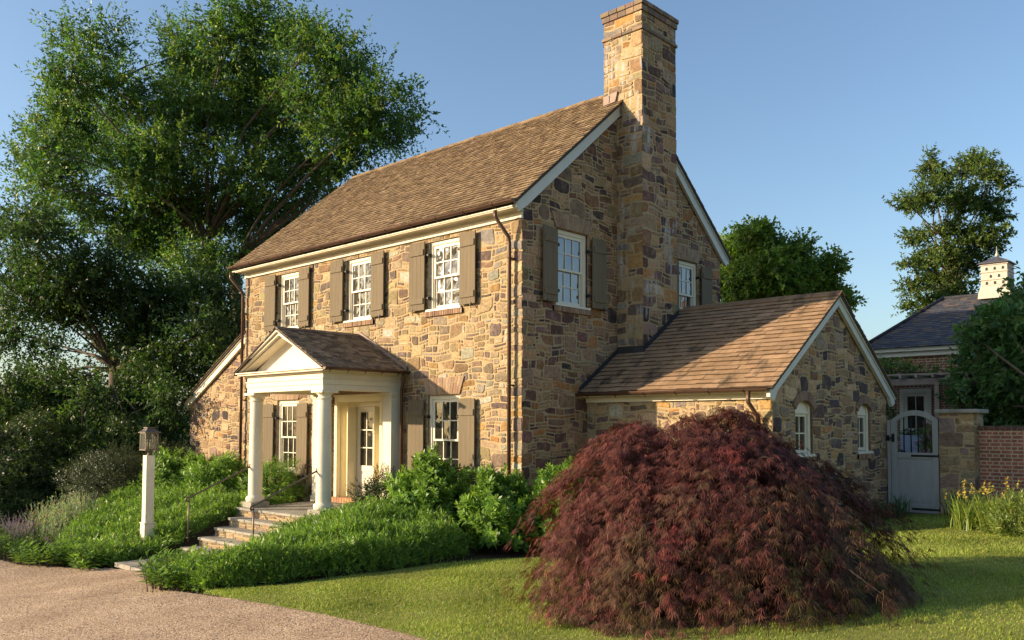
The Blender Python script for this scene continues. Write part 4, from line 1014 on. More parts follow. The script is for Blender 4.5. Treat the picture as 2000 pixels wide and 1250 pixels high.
for z, ys_ in ((6.42, (-.2, .02, .24)), (6.19, (-.09, .13)), (5.99, (-.2, .02, .24))):
    for dy in ys_: mb.box(VX + h, VX + h + .006, VY + dy - .03, VY + dy + .03, z - .02, z + .07)
sub(mb.build('nest_hole', 'iron'))
dh = thing('distant_house', 'distant house with an orange-brown shingle roof behind the dovecote', 'house', (7.5, 24, .7))
mb = MB(); mb.box(4.2, 14, 24.2, 30, .5, 6.2); setpar(mb.build('wall', 'brickhouse'), dh)
mb = MB(); v = Vector((0, 3.3, 2.2)).normalized(); F = frame((4.0, 23.8, 6.2), (1, 0, 0), v, Vector((0, -v.z, v.y))); shingles(mb, F, 10.2, 3.97, .2, (.2, .4), PALW, .015, 73)
mb.face([F(0, 0, 0), F(10.2, 0, 0), F(10.2, 3.97, 0), F(0, 3.97, 0)], PALW[0]); mb.face([F(0, 3.97, 0), F(10.2, 3.97, 0), (14.2, 30.4, 6.2), (4.0, 30.4, 6.2)], PALW[0]); mb.face([F(0, 0, 0), F(0, 3.97, 0), (4.0, 30.4, 6.2)], PALW[1])
setpar(mb.build('roof', 'shingle'), dh)
pg = thing('pergola', 'weathered wooden pergola in front of the brick house door', 'pergola', (2.5, 12.5, .7))
for x in (.3, 3.72):
    mb = MB(); mb.box(x - .06, x + .06, 12.44, 12.56, .5, 2.86, bev=.006); setpar(mb.build('post', 'cedarpost'), pg)
mb = MB(); mb.box(-.2, 5.2, 12.46, 12.54, 2.86, 3.03, bev=.008); setpar(mb.build('beam', 'cedarpost'), pg)
for i in range(13):
    x = -.1 + i * .42; mb = MB(); mb.box(x, x + .06, 12.15, 14.0, 3.032, 3.13, bev=.006); setpar(mb.build('rafter', 'cedarpost'), pg)
mb = MB()
for q in range(6): mb.box(-.2, 5.2, 12.25 + .3 * q, 12.29 + .3 * q, 3.132, 3.162)
setpar(mb.build('lath', 'cedarpost'), pg)
plt = thing('planter_box', 'blue-grey planter box of white flowers in front of the glazed door', 'planter', (2.95, 12.95, .7))
mb = MB(); mb.box(2.62, 3.22, 12.8, 13.2, .65, 1.48, bev=.01); setpar(mb.build('box', 'planter'), plt)

# ------------------------------------------------------------------ the ground
def axis(parts):
    out = []
    for a, b, st in parts:
        k = max(1, round((b - a) / st)); out += [a + (b - a) * i / k for i in range(k)]
    return out + [parts[-1][1]]
GXs = axis([(-3000, -300, 450), (-300, -60, 40), (-60, -22, 4), (-22, 16, .5), (16, 60, 4), (60, 300, 40), (300, 3000, 450)])
GYs = axis([(-3000, -300, 450), (-300, -60, 40), (-60, -14, 4), (-14, 20, .5), (20, 60, 4), (60, 300, 40), (300, 3000, 450)])
mb = MB(); ny = len(GYs)
mb.v = [(x, y, ground(x, y) - .05 - (.55 if -6.7 < x < -3.6 and -4.1 < y < .5 else 0) - (.1 if -6.7 < x < -3.6 and -5.2 < y <= -4.1 else 0) - (0 if abs(x) < 60 and abs(y) < 60 else 1)) for x in GXs for y in GYs]
for i in range(len(GXs) - 1):
    for j in range(ny - 1):
        cx, cy = (GXs[i] + GXs[i + 1]) / 2, (GYs[j] + GYs[j + 1]) / 2
        mi = 0 if (-17 < cx < 16 and -7.5 < cy < 12) else 1
        mb.f.append((i * ny + j, (i + 1) * ny + j, (i + 1) * ny + j + 1, i * ny + j + 1)); mb.c.append((1, 1, 1)); mb.m.append(mi); mb.sm.append(True)
o = mb.build('ground', ['mulch', 'meadow']); tag(o, 'mulched garden beds and meadow ground around the house', 'ground', kind='structure')
YB = [(-40, -6.6), (-12, -6.5), (-8.5, -6.15), (-7.0, -5.5), (-6.6, -5.05), (-3.7, -5.05), (-3.2, -5.6), (-2.2, -6.1), (-1.0, -6.05), (.45, -5.98), (1.95, -6.12), (3.2, -6.27), (4.4, -6.48), (6, -6.9), (9, -8), (14, -10)]
yb = lambda x: float(np.interp(x, [p[0] for p in YB], [p[1] for p in YB]))
XLn = [(-10, 14), (-8, 9), (-6.9, 6), (-6.48, 4.4), (-6.12, 1.95), (-6.0, -.9), (-5.85, -1.2), (-4.82, -.55), (-3.31, .12), (-2.4, .28), (-1.5, .65), (-.95, 1.5), (0, 3.0), (2, 4.4), (7.36, 4.4)]
xl = lambda y: float(np.interp(y, [p[0] for p in XLn], [p[1] for p in XLn]))
def sheet(name, mat, us, rows, P, label, cat):
    mb = MB(); k = rows + 1
    for u in us:
        for r_ in range(k): mb.v.append(P(u, r_ / rows))
    for i in range(len(us) - 1):
        for j in range(rows): mb.f.append((i * k + j, (i + 1) * k + j, (i + 1) * k + j + 1, i * k + j + 1)); mb.c.append((1, 1, 1)); mb.m.append(0); mb.sm.append(True)
    o = mb.build(name, mat); return tag(o, label, cat, kind='structure')
def Pg(x, t):
    y = yb(x) + .06 * math.sin(x * 3.1) * .4 - 24 * t ** 2; return (x, y, ground(x, y))
sheet('gravel_drive', 'gravel', axis([(-40, -12, 1), (-12, 8, .14), (8, 14, .5)]), 40, Pg, 'pale tan gravel drive in front of the garden', 'drive')
def Pl(y, t):
    x0 = xl(y); x = x0 + (30 - x0) * t ** 2; return (x, y, ground(x, y) + .004)
sheet('lawn', 'lawn', axis([(-10, 7.36, .18)]), 50, Pl, 'mown lawn curving round the red maple', 'lawn')
mb = MB(); rr = random.Random(2)
pts = [at(-700 + 60 * i, 800, 1500) for i in range(60)]
for i in range(59):
    a, b = pts[i], pts[i + 1]; ha, hb_ = [34 + 16 * math.sin(k_ * .31) + 9 * math.sin(k_ * .83 + 1) for k_ in (i, i + 1)]
    A = Vector((a.x, a.y, -4)); B = Vector((b.x, b.y, -4)); d = (_h * 500)
    mb.face([A, B, B + d * .5 + Vector((0, 0, hb_)), A + d * .5 + Vector((0, 0, ha))], smooth=True); mb.face([A + d * .5 + Vector((0, 0, ha)), B + d * .5 + Vector((0, 0, hb_)), B + d, A + d], smooth=True)
o = mb.build('hills', 'hill'); tag(o, 'low wooded hills on the horizon', 'hills', kind='structure')

# ------------------------------------------------------------------ plants
def V3(a): return np.array(a, float)
def crown_leaves(blobs, per, tl, nleaf, L, Wd, pal, up=.35, flat=1.0, jit=.16):
    """leaf sprays spread through the outer part of every blob: twig starts, directions, leaves"""
    Ps, Ds, Ls, Cs, tw = [], [], [], [], []
    for (c, r, *o) in blobs:
        n = int(per * r * r); rz = r * (o[0] if o else .8)
        d = rndsph(n); rad = (.35 + .65 * NR.random((n, 1)) ** .55)
        p = V3(c) + d * rad * np.array([r, r, rz])
        t = unit(d * .9 + rndsph(n) * .75 + np.array([0, 0, up])); ln = tl * NR.uniform(.35, 1.4, (n, 1))
        shade = NR.normal(1, .16, (n, 1))
        base = pick(n, pal, jit)
        for k in range(nleaf):
            s = (k + NR.random((n, 1))) / nleaf
            Ps.append(p + t * ln * s + rndsph(n) * .03); Ds.append(unit(t * .55 + rndsph(n) * .85 + np.array([0, 0, -.12])))
            Ls.append(L * NR.uniform(.65, 1.25, n)); Cs.append(np.clip(base * shade * NR.normal(1, .12, (n, 1)), .002, 1))
        tw.append((p, t, ln))
    return np.concatenate(Ps), np.concatenate(Ds), np.concatenate(Ls), np.concatenate(Cs), tw
def tree(name, label, cat, base, fork, blobs, tr, per, tl, nleaf, L, Wd, pal, group=None, bark='bark', up=.35, lean=0, twigs=5, nst=1, seed=1):
    rr = random.Random(seed); base = Vector(base)
    t = thing(name, label, cat, base, group)
    mb = MB()
    stems = []
    for s in range(nst):
        f = Vector(fork[s] if isinstance(fork[0], (tuple, list, Vector)) else fork)
        b = base + Vector((rr.uniform(-.3, .3), rr.uniform(-.3, .3), -.5)) * (1 if nst > 1 else .3) - Vector((0, 0, .3))
        m_ = b.lerp(f, .5) + Vector((rr.uniform(-.15, .15), rr.uniform(-.15, .15), 0)) * tr * 3
        mb.tube([b, b.lerp(m_, .12) + Vector((0, 0, .1)), m_, f], [tr * 1.5, tr * 1.12, tr * .9, tr * .72], 10); stems.append((b, m_, f))
    for i, (c, r, *o) in enumerate(blobs):
        c = Vector(c)
        if len(o) > 1:                                           # a side mass hangs on its limb by a thin bough
            q = Vector(o[1]); mid = q.lerp(c, .5) + Vector((0, 0, (c - q).length * .12)); mb.tube([q, mid, c], [.035, .025, .012], 5); continue
        st = min(stems, key=lambda s: (s[2] - c).length)
        q = st[2] if (c - st[2]).length < (c - st[1]).length or c.z > st[2].z else st[1].lerp(st[2], .7)
        # join a nearer blob lower down when there is one
        lo = [Vector(b_[0]) for b_ in blobs[:i] if len(b_) < 4 and b_[0][2] < c.z - .3 and (Vector(b_[0]) - c).length < (q - c).length * .7]
        if lo and rr.random() < .75: q = min(lo, key=lambda k_: (k_ - c).length)
        dist = (c - q).length; r0 = max(.02, min(tr * .30, .006 * dist + .016))
        mid = q.lerp(c, .5) + Vector((rr.uniform(-1, 1), rr.uniform(-1, 1), rr.uniform(-.2, 1))) * dist * .09
        mb.tube([q, q.lerp(mid, .5) + Vector((0, 0, dist * .02)), mid, mid.lerp(c, .6), c], [r0 * 1.3, r0 * 1.1, r0 * .85, r0 * .6, r0 * .4], 6)
        for k in range(twigs):
            d = Vector(rndsph(1)[0]); d.z = d.z * .7 + .25; e = c + Vector((d.x * r, d.y * r, d.z * r * .8)) * rr.uniform(.6, .95)
            mb.tube([c.lerp(mid, rr.random() * .5), c.lerp(e, .5) + Vector(rndsph(1)[0]) * r * .1, e], [r0 * .4, r0 * .28, .008], 5)
    setpar(mb.build('trunk', bark), t)
    P, D, Lg, C, tw = crown_leaves(blobs, per, tl, nleaf, L, Wd, pal, up)
    Nn = unit(rndsph(len(P)) + np.array([0, 0, .6]))
    setpar(leafobj('crown', P, D, Nn, Lg, Lg * Wd, C, 'leaf'), t)
    return t
def blobs_at(lst, dep, sp, seed, sq=.85, k=1.0, split=0):
    rr = random.Random(seed); out = []
    for (u, v, r) in lst:
        dd = dep + rr.uniform(-sp, sp)
        c = at(u, v, dd); r3 = r * dd / 1697.4 * k
        if not split: out.append((tuple(c), r3, sq)); continue
        out.append((tuple(c), r3 * .62, sq))
        for q in range(split):                                   # a limb carries several smaller leaf masses
            d = Vector((rr.gauss(0, 1), rr.gauss(0, 1), rr.gauss(0, 1))).normalized() * r3 * rr.uniform(.4, .85)
            out.append((tuple(c + d), r3 * rr.uniform(.42, .72), sq, tuple(c)))
    return out

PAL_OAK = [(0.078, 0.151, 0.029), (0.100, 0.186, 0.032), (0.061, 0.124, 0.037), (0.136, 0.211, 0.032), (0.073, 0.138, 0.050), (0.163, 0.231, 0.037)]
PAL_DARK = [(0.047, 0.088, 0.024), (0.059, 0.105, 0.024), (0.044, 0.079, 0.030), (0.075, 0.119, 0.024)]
big = [(190,108,62),(140,150,55),(225,165,60),(125,205,52),(95,290,44),(70,262,24),(170,255,75),(120,345,75),(85,365,34),(255,235,60),(240,330,80),
       (420,150,75),(440,70,75),(500,40,66),(365,105,48),(340,66,30),(545,95,70),(500,165,80),(610,90,60),(660,125,62),(620,170,70),(700,180,62),(745,210,58),(785,265,46),(720,260,60),(800,230,28),(655,255,75),
       (570,250,85),(470,255,80),(390,245,75),(320,210,55),(310,300,70),(395,340,80),(490,345,80),(580,340,75),(655,320,55),(180,410,60),(250,430,70),(330,400,75),(420,430,75),(510,430,70),(580,420,45),
       (100,445,34),(300,500,75),(390,520,70),(455,500,50),(690,310,34),(640,380,30)]
tree('oak_tree', 'tall spreading green oak rising behind the left end of the house', 'tree', (-21.0, 6.6, -.2), [tuple(at(455, 520, 36)), tuple(at(405, 470, 36))],
     blobs_at(big, 36, 3.6, 5, .66, .93, 4), .36, 92, 1.05, 18, .165, .42, PAL_OAK, 'trees around the garden', nst=2, seed=3, twigs=1)
low = [(30,450,40),(75,470,50),(20,520,55),(110,540,62),(190,520,60),(60,590,62),(150,600,60),(250,590,65),(330,580,65),(405,585,60),(450,620,40),(300,650,60),(380,660,60),(430,690,45),(25,650,42),(100,680,26),(215,680,32),(340,720,60),
       (410,740,40),(270,735,40),(60,740,32),(150,745,34),(40,800,40),(120,810,45),(200,800,45),(290,800,52),(340,830,40),(230,850,45),(160,860,40),(320,780,40),(60,860,60),(20,830,50),(130,880,55),(190,830,45),(250,800,45),(100,760,40),(300,870,40),(10,760,40),(180,760,40)]
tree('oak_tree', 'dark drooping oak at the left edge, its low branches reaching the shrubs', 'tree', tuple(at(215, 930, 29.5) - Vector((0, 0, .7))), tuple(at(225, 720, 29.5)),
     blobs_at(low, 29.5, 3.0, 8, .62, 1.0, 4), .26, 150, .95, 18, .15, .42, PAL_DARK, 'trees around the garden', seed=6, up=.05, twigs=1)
mid_ = [(1440,490,40),(1480,465,36),(1430,560,45),(1500,520,50),(1545,500,36),(1470,580,50),(1560,550,48),(1600,530,34),(1610,580,40),(1640,585,26),(1530,590,50),(1590,600,40),(1655,590,14),(1420,520,30)]
tree('leafy_tree', 'bright green bushy tree showing above the wing roof', 'tree', tuple(at(1520, 850, 44)), tuple(at(1520, 700, 44)),
     blobs_at(mid_, 44, 2.2, 9, .75, 1.0, 3), .25, 240, .6, 14, .21, .5, [(.12, .20, .03), (.145, .23, .035), (.10, .17, .03), (.18, .24, .04)], 'trees around the garden', seed=9)
tall = [(1915,310,34),(1880,330,30),(1940,345,38),(1815,330,32),(1850,345,28),(1790,400,30),(1765,390,20),(1820,385,36),(1870,395,42),(1920,400,40),(1950,420,26),(1855,450,42),(1905,455,40),(1800,460,26),(1780,465,16),(1940,480,26),
        (1860,500,44),(1900,515,40),(1810,500,30),(1780,520,24),(1835,545,42),(1790,560,30),(1880,555,36),(1810,590,32),(1850,590,36),(1775,595,20),(1795,615,20),(1945,455,20),(1960,390,14)]
tree('tall_tree', 'tall narrow open-crowned tree rising behind the brick house roof', 'tree', tuple(at(1862, 830, 52)), tuple(at(1866, 560, 52)),
     blobs_at(tall, 52, 2.2, 12, .6, .8, 3), .32, 135, .6, 14, .2, .45, [(.085, .13, .028), (.105, .15, .032), (.07, .115, .028), (.125, .165, .036)], 'trees around the garden', seed=12, up=.1, twigs=2)
dog = [(2005,600,42),(1950,625,38),(1975,640,60),(1900,655,30),(1925,700,50),(1985,720,70),(1890,745,30),(1950,770,55),(1880,790,28),(1920,800,40),(1990,800,50),(2040,640,90),(2050,760,90),(1865,760,14),(1998,560,18)]
tree('broadleaf_tree', 'dense broad-leaved tree leaning over the brick garden wall', 'tree', (7.4, 10.3, .3), (7.2, 10.2, 2.0),
     blobs_at(dog, 22.0, 1.0, 15, .75, .88), .12, 420, .35, 10, .17, .5, [(.095, .18, .055), (.115, .205, .06), (.075, .15, .055), (.14, .22, .065)], 'trees around the garden', seed=15, up=0, twigs=4)

def shrub(name, label, cat, c, rx, rz, n, nl, L, Wd, pal, tl=.12, up=.5, group=None, mat='shrubleaf', ry=None, tips=None, zmin=-.75, seed=1, squash=1.0, lump=.24):
    """dome of leafy shoots on a few woody stems; c is the dome centre"""
    gz = ground(c[0], c[1]); base = Vector((c[0], c[1], gz)); rr = random.Random(seed)
    t = thing(name, label, cat, base, group); ry = ry or rx
    d = rndsph(n); d[:, 2] = np.where(d[:, 2] < zmin, -d[:, 2], d[:, 2])
    lumpf = 1 + lump * np.sin(d[:, 0] * 5 + seed) * np.sin(d[:, 1] * 6 + 2 * seed) + lump * .8 * np.sin(d[:, 2] * 7 + d[:, 0] * 4 + seed)
    rad = (.5 + .5 * NR.random(n) ** .45) * lumpf
    p = V3(c) + d * rad[:, None] * np.array([rx, ry, rz]); p[:, 2] = np.maximum(p[:, 2], gz + .03)
    ax = unit(d * np.array([1, 1, .6]) + np.array([0, 0, up]) + rndsph(n) * .4); p = p + ax * (NR.random((n, 1)) ** 4) * .22
    e1 = unit(np.cross(ax, rndsph(n))); e2 = np.cross(ax, e1)
    base_c = pick(n, pal, .14); Ps, Ds, Ls, Cs, Ns = [], [], [], [], []
    for k in range(nl):
        f = k / max(1, nl - 1); ang = k * 2.4 + NR.random(n)[:, None] * .6 if False else (k * 2.4 + NR.normal(0, .3, (n, 1)))
        rdir = e1 * np.cos(ang) + e2 * np.sin(ang); spread = .95 - .55 * f
        Ps.append(p - ax * tl * (1 - f)); Ds.append(unit(rdir * spread + ax * (.35 + .5 * f))); Ls.append(L * (1 - .35 * f) * NR.uniform(.75, 1.2, n))
        cc = base_c * NR.normal(1, .1, (n, 1))
        if tips is not None: cc = cc * (1 - .6 * f) + np.array(tips) * .6 * f
        Cs.append(np.clip(cc, .003, 1)); Ns.append(unit(ax + rdir * -.2 + rndsph(n) * .25))
    mb = MB()
    for k in range(12):
        q = V3(c) + rndsph(1)[0] * np.array([rx, ry, rz]) * .75; q[2] = abs(q[2] - c[2]) + c[2]
        b = base + Vector((rr.uniform(-.12, .12), rr.uniform(-.12, .12), -.05)); mb.tube([b, b.lerp(Vector(q), .5) + Vector((0, 0, .08)), q], [.018, .013, .006], 5)
    Ls = np.concatenate(Ls); setpar(leafobj('foliage', np.concatenate(Ps), np.concatenate(Ds), np.concatenate(Ns), Ls, Ls * Wd, np.concatenate(Cs), mat, extra=mb), t)
    return t
PAL_HYD = [(0.129, 0.247, 0.037), (0.156, 0.283, 0.041), (0.100, 0.202, 0.033), (0.183, 0.313, 0.050)]; TIP = (.20, .31, .06)
PAL_YEW = [(0.139, 0.255, 0.042), (0.178, 0.305, 0.046), (0.113, 0.217, 0.046), (0.217, 0.345, 0.051)]
GH = 'leafy shrubs along the house'
shrub('leafy_shrub', 'rounded bright green shrub under the window right of the porch', 'shrub', (-1.72, -.85, .22), .74, .72, 820, 9, .165, .44, PAL_HYD, .14, .5, GH, tips=TIP, seed=1)
shrub('leafy_shrub', 'bright green shrub before the front downspout at the house corner', 'shrub', (.12, -.72, .02), .66, .72, 760, 9, .16, .44, PAL_HYD, .14, .5, GH, tips=TIP, seed=2)
shrub('leafy_shrub', 'bright green shrub between the house corner and the red maple', 'shrub', (1.05, .0, .08), .66, .74, 760, 9, .16, .44, PAL_HYD, .14, .5, GH, tips=TIP, seed=3)
shrub('leafy_shrub', 'bright green shrub before the lean-to wall, the farther from the porch', 'shrub', (-11.3, -1.5, .22), .85, .70, 1150, 9, .14, .36, PAL_HYD, .16, .6, GH, tips=TIP, seed=4)
shrub('leafy_shrub', 'bright green shrub behind the left handrail, beside the porch column', 'shrub', (-9.1, -1.35, .20), .85, .70, 1150, 9, .14, .36, PAL_HYD, .16, .6, GH, tips=TIP, seed=5)
shrub('evergreen_shrub', 'dark fine-leaved evergreen shrub seen through the porch columns', 'shrub', (-7.75, -.75, .15), .80, .62, 1900, 8, .065, .35, PAL_YEW, .10, .5, 'fine-leaved evergreens', seed=6)
shrub('evergreen_shrub', 'low dark fine-leaved evergreen shrub in front of the right porch pilaster', 'shrub', (-3.05, -1.02, .02), .62, .60, 1700, 8, .065, .32, [(.035, .065, .02), (.045, .075, .022), (.03, .055, .02)], .10, .5, 'fine-leaved evergreens', seed=7)
shrub('dark_shrub', 'small dark shrub against the shaded gable wall', 'shrub', (.55, 1.15, .2), .42, .72, 500, 8, .10, .4, PAL_DARK, .12, .4, seed=8)

def polydist(P, poly):
    poly = V3(poly); n = len(poly); x, y = P[:, 0], P[:, 1]; ins = np.zeros(len(P), bool); dm = np.full(len(P), 1e9)
    for i in range(n):
        a, b = poly[i], poly[(i + 1) % n]
        cond = ((a[1] > y) != (b[1] > y)) & (x < (b[0] - a[0]) * (y - a[1]) / (b[1] - a[1] + 1e-12) + a[0]); ins ^= cond
        ab = b - a; t = np.clip(((P - a) @ ab) / (ab @ ab), 0, 1); dm = np.minimum(dm, np.linalg.norm(P - (a + t[:, None] * ab), axis=1))
    return ins, dm
gv = np.vectorize(ground)
def mass(name, label, cat, poly, H, n, L, Wd, pal, rim=.38, lump=.10, up=.9, seed=1, tips=(.12, .18, .03), hmul=None):
    lo, hi = V3(poly).min(0), V3(poly).max(0); P = NR.uniform(lo, hi, (int(n * 2.2), 2)); ins, d = polydist(P, poly); P, d = P[ins][:n], d[ins][:n]
    def height(P, d):
        k = 1 - np.clip(1 - d / rim, 0, 1) ** 2.2
        l = np.sin(P[:, 0] * 2.7 + seed) * np.sin(P[:, 1] * 3.1 + seed * 2) + .6 * np.sin(P[:, 0] * 5.3 - P[:, 1] * 4.1)
        return H * np.sqrt(np.clip(k, 0, 1)) * (1 + lump * l)
    h = height(P, d) * (np.vectorize(hmul)(P[:, 0], P[:, 1]) if hmul else 1); gz = gv(P[:, 0], P[:, 1]); fr = 1 - NR.random(len(P)) ** 2.0 * .95
    edge = np.clip(1 - d / rim, 0, 1)
    fr = np.where(NR.random(len(P)) < edge * .8, NR.random(len(P)), fr)
    p = np.column_stack([P, gz + h * fr + .16 * NR.random(len(P)) ** 7])
    e = .02; _, dx = polydist(P + [e, 0], poly); _, dy = polydist(P + [0, e], poly)
    out = -np.column_stack([(dx - d) / e, (dy - d) / e, np.zeros(len(P))]) * edge[:, None]
    ax = unit(out * 1.0 + np.array([0, 0, up]) + rndsph(len(P)) * .55)
    t = thing(name, label, cat, (float(P[:, 0].mean()), float(P[:, 1].mean()), float(gz.mean())))
    Ps, Ds, Ls, Cs = [], [], [], []; bc = pick(len(P), pal, .16)
    e1 = unit(np.cross(ax, rndsph(len(P)))); e2 = np.cross(ax, e1); bc = bc * np.clip(NR.normal(1, .2, (len(P), 1)), .5, 1.6)
    for k in range(7):
        an = k * 2.4 + NR.normal(0, .3, (len(P), 1)); Ps.append(p + ax * (.012 * k - .03)); Ds.append(unit((e1 * np.cos(an) + e2 * np.sin(an)) * (.95 - .09 * k) + ax * (.35 + .1 * k))); Ls.append(L * NR.uniform(.5, 1.2, len(P)) * (1 + 1.1 * NR.random(len(P)) ** 5))
        f = (.45 * NR.random((len(P), 1)) ** 2); Cs.append(bc * (1 - f) + np.array(tips) * f)
    mb = MB()
    for k in range(90):
        i = NR.integers(len(P)); x, y = P[i]; mb.tube([(x, y, gz[i] - .05), (x + NR.normal(0, .06), y + NR.normal(0, .06), gz[i] + h[i] * .8)], [.012, .005], 4)
    Ls = np.concatenate(Ls); setpar(leafobj('foliage', np.concatenate(Ps), np.concatenate(Ds), rndsph(len(Ls)), Ls, Ls * Wd, np.concatenate(Cs), 'shrubleaf', extra=mb), t); return t
mass('low_hedge', 'long low feathery green hedge running from the gravel up beside the steps', 'hedge',
     [(-3.55, -2.35), (-3.6, -5.0), (-3.1, -5.55), (-2.1, -6.0), (-1.2, -5.85), (-.55, -4.85), (.08, -3.35), (.22, -2.4), (.2, -1.6), (-.6, -1.25), (-3.4, -1.5)], .45, 17500, .07, .21, PAL_YEW, seed=1, rim=.27, lump=.2, hmul=lambda x, y: .42 + .58 * ss(-3.4, -1.3, x))
mass('low_hedge', 'low feathery green planting left of the steps, around the lamp post', 'hedge',
     [(-6.72, -1.0), (-6.66, -4.95), (-7.1, -5.45), (-8.3, -5.6), (-10.2, -4.9), (-12.6, -3.4), (-12.4, -2.2), (-10, -1.9), (-8, -1.7)], .34, 15500, .07, .21, PAL_YEW, seed=2, lump=.24, rim=.3, hmul=lambda x, y: .6 + .4 * ss(6.7, 8.0, -x))
PAL_BR = [(0.158, 0.271, 0.041), (0.131, 0.236, 0.036), (0.193, 0.315, 0.050), (0.105, 0.193, 0.034)]
def broad(name, label, spots, L, seed, h=.42, Wd=.30, pal=PAL_BR, n=16):
    """clump of overlapping broad pointed leaves on short leaning shoots"""
    rr = random.Random(seed); x0 = sum(s[0] for s in spots) / len(spots); y0 = sum(s[1] for s in spots) / len(spots)
    t = thing(name, label, 'shrub', (x0, y0, ground(x0, y0))); Ps, Ds, Ns, Ls, Cs = [], [], [], [], []
    mb = MB()
    for (x, y) in spots:
        for s in range(n):
            px, py = x + max(-.28, min(.28, rr.gauss(0, .16))), y + max(-.25, min(.25, rr.gauss(0, .16))); z = ground(px, py); ax = Vector((rr.gauss(0, .35), rr.gauss(0, .35) - .1, 1)).normalized(); H = h * rr.uniform(.55, 1.15)
            mb.tube([(px, py, z - .03), Vector((px, py, z)) + ax * H], [.008, .004], 4); c = pick(1, pal, .12)[0]
            for k in range(12):
                f = .25 + .75 * k / 11; an = k * 2.4 + rr.random(); r_ = Vector((math.cos(an), math.sin(an), 0)); D = (r_ * .9 + ax * (.1 + .6 * f) + Vector((0, 0, -.25 * (1 - f)))).normalized()
                Ps.append(Vector((px, py, z)) + ax * H * f); Ds.append(D); Ns.append(ax + r_ * -.3); Ls.append(L * rr.uniform(.75, 1.2) * (1.1 - .4 * f)); Cs.append(c * rr.uniform(.85, 1.2))
    Ls = np.array(Ls); setpar(leafobj('foliage', np.array([tuple(p) for p in Ps]), np.array([tuple(p) for p in Ds]), np.array([tuple(p) for p in Ns]), Ls, Ls * Wd, np.clip(np.array(Cs), .003, 1), 'shrubleaf', fold=.2, extra=mb), t)
broad('broad_leaf_shrub', 'clump of glossy pointed leaves at the tip of the hedge by the gravel', [(-3.45, -5.1), (-3.3, -5.5), (-2.9, -5.75), (-2.5, -5.95), (-2.1, -6.05), (-3.4, -4.9), (-2.8, -5.45)], .19, 3, .46)
broad('broad_leaf_shrub', 'clump of glossy pointed leaves edging the gravel left of the path', [(-7.0, -5.3), (-7.4, -5.55), (-7.9, -5.75), (-8.4, -5.9), (-8.9, -5.9), (-7.7, -5.35), (-8.3, -5.5), (-7.15, -5.0)], .19, 4, .40)
broad('broad_leaf_shrub', 'bright yellow-green leafy plant below the sage spikes', [(-9.6, -5.2), (-10.0, -5.1), (-10.4, -4.9), (-10.1, -5.45)], .15, 5, .38, pal=[(.12, .18, .03), (.10, .16, .028)])
broad('broad_leaf_shrub', 'leafy border plant at the far left edge of the gravel', [(-9.9, -6.1), (-10.4, -6.0), (-10.9, -5.9), (-11.6, -5.8), (-12.2, -5.7)], .14, 6, .40)

def spikes(name, label, cat, spots, h, nst, stemc, leafc, flower=None, fl=.5, seed=1, arch=.15, leafL=.06, spread=.22):
    """upright stems with small leaves and flower spikes"""
    rr = random.Random(seed); x0 = sum(s[0] for s in spots) / len(spots); y0 = sum(s[1] for s in spots) / len(spots)
    t = thing(name, label, cat, (x0, y0, ground(x0, y0))); A = ([], [], [], []); B = ([], [], [], [])
    for (x, y) in spots:
        for s in range(nst):
            px, py = x + rr.gauss(0, spread), y + rr.gauss(0, spread); z = ground(px, py); H = h * rr.uniform(.6, 1.12); ax = Vector((rr.gauss(0, arch), rr.gauss(0, arch), 1)).normalized()
            k = 22
            for i in range(k):
                f = i / k; q = Vector((px, py, z)) + ax * H * f; D = Vector((rr.gauss(0, 1), rr.gauss(0, 1), .5)).normalized()
                isf = flower is not None and f > 1 - fl; T = B if isf else A
                T[0].append(tuple(q)); T[1].append(tuple((D * .8 + ax * .6).normalized())); T[2].append((.028 if isf else leafL * (1.15 - .6 * f)) * rr.uniform(.7, 1.3)); T[3].append(tuple(c * rr.uniform(.75, 1.25) for c in (flower if isf else leafc)))
            A[0].append((px, py, z - .02)); A[1].append(tuple(ax)); A[2].append(H * 1.02); A[3].append(stemc)
    for T, nm, mt in ((A, 'foliage', 'shrubleaf'), (B, 'blossom', 'petal')):
        if T[0]:
            L = np.array(T[2]); W_ = np.where(L > h * .5, .010, L * (.38 if nm == 'foliage' else .75)); setpar(leafobj(nm, np.array(T[0]), np.array(T[1]), rndsph(len(L)), L, W_, np.array(T[3]), mt), t)
spikes('sage_plant', 'clump of upright silvery green sage spikes behind the border flowers', 'plant', [(-12.6, -3.9), (-12.2, -3.8), (-11.8, -3.7), (-11.5, -3.9), (-12.9, -4.2), (-12.1, -4.2), (-11.7, -4.2)], .88, 34, (.20, .25, .13), (.26, .31, .19), None, seed=2, leafL=.085)
spikes('catmint_plant', 'hazy mauve catmint flowers spilling at the left of the border', 'plant', [(-12.6, -5.1), (-12.1, -5.0), (-13.2, -4.9), (-11.6, -5.2), (-13.6, -4.7), (-12.9, -4.6)], .60, 26, (.10, .13, .06), (.09, .13, .05), (.26, .19, .25), .42, seed=3, arch=.35)
spikes('catmint_plant', 'mauve catmint flowers leaning over the low planting near the lamp', 'plant', [(-9.3, -4.9), (-9.7, -4.6), (-10.3, -4.5), (-8.9, -5.1)], .50, 20, (.10, .13, .06), (.09, .13, .05), (.28, .20, .24), .42, seed=4, arch=.4)
spikes('pink_flowers', 'small pink flowers among the sage and catmint', 'plant', [(-12.6, -4.6), (-12.3, -4.4)], .55, 14, (.08, .12, .04), (.08, .13, .04), (.55, .10, .18), .12, seed=5)
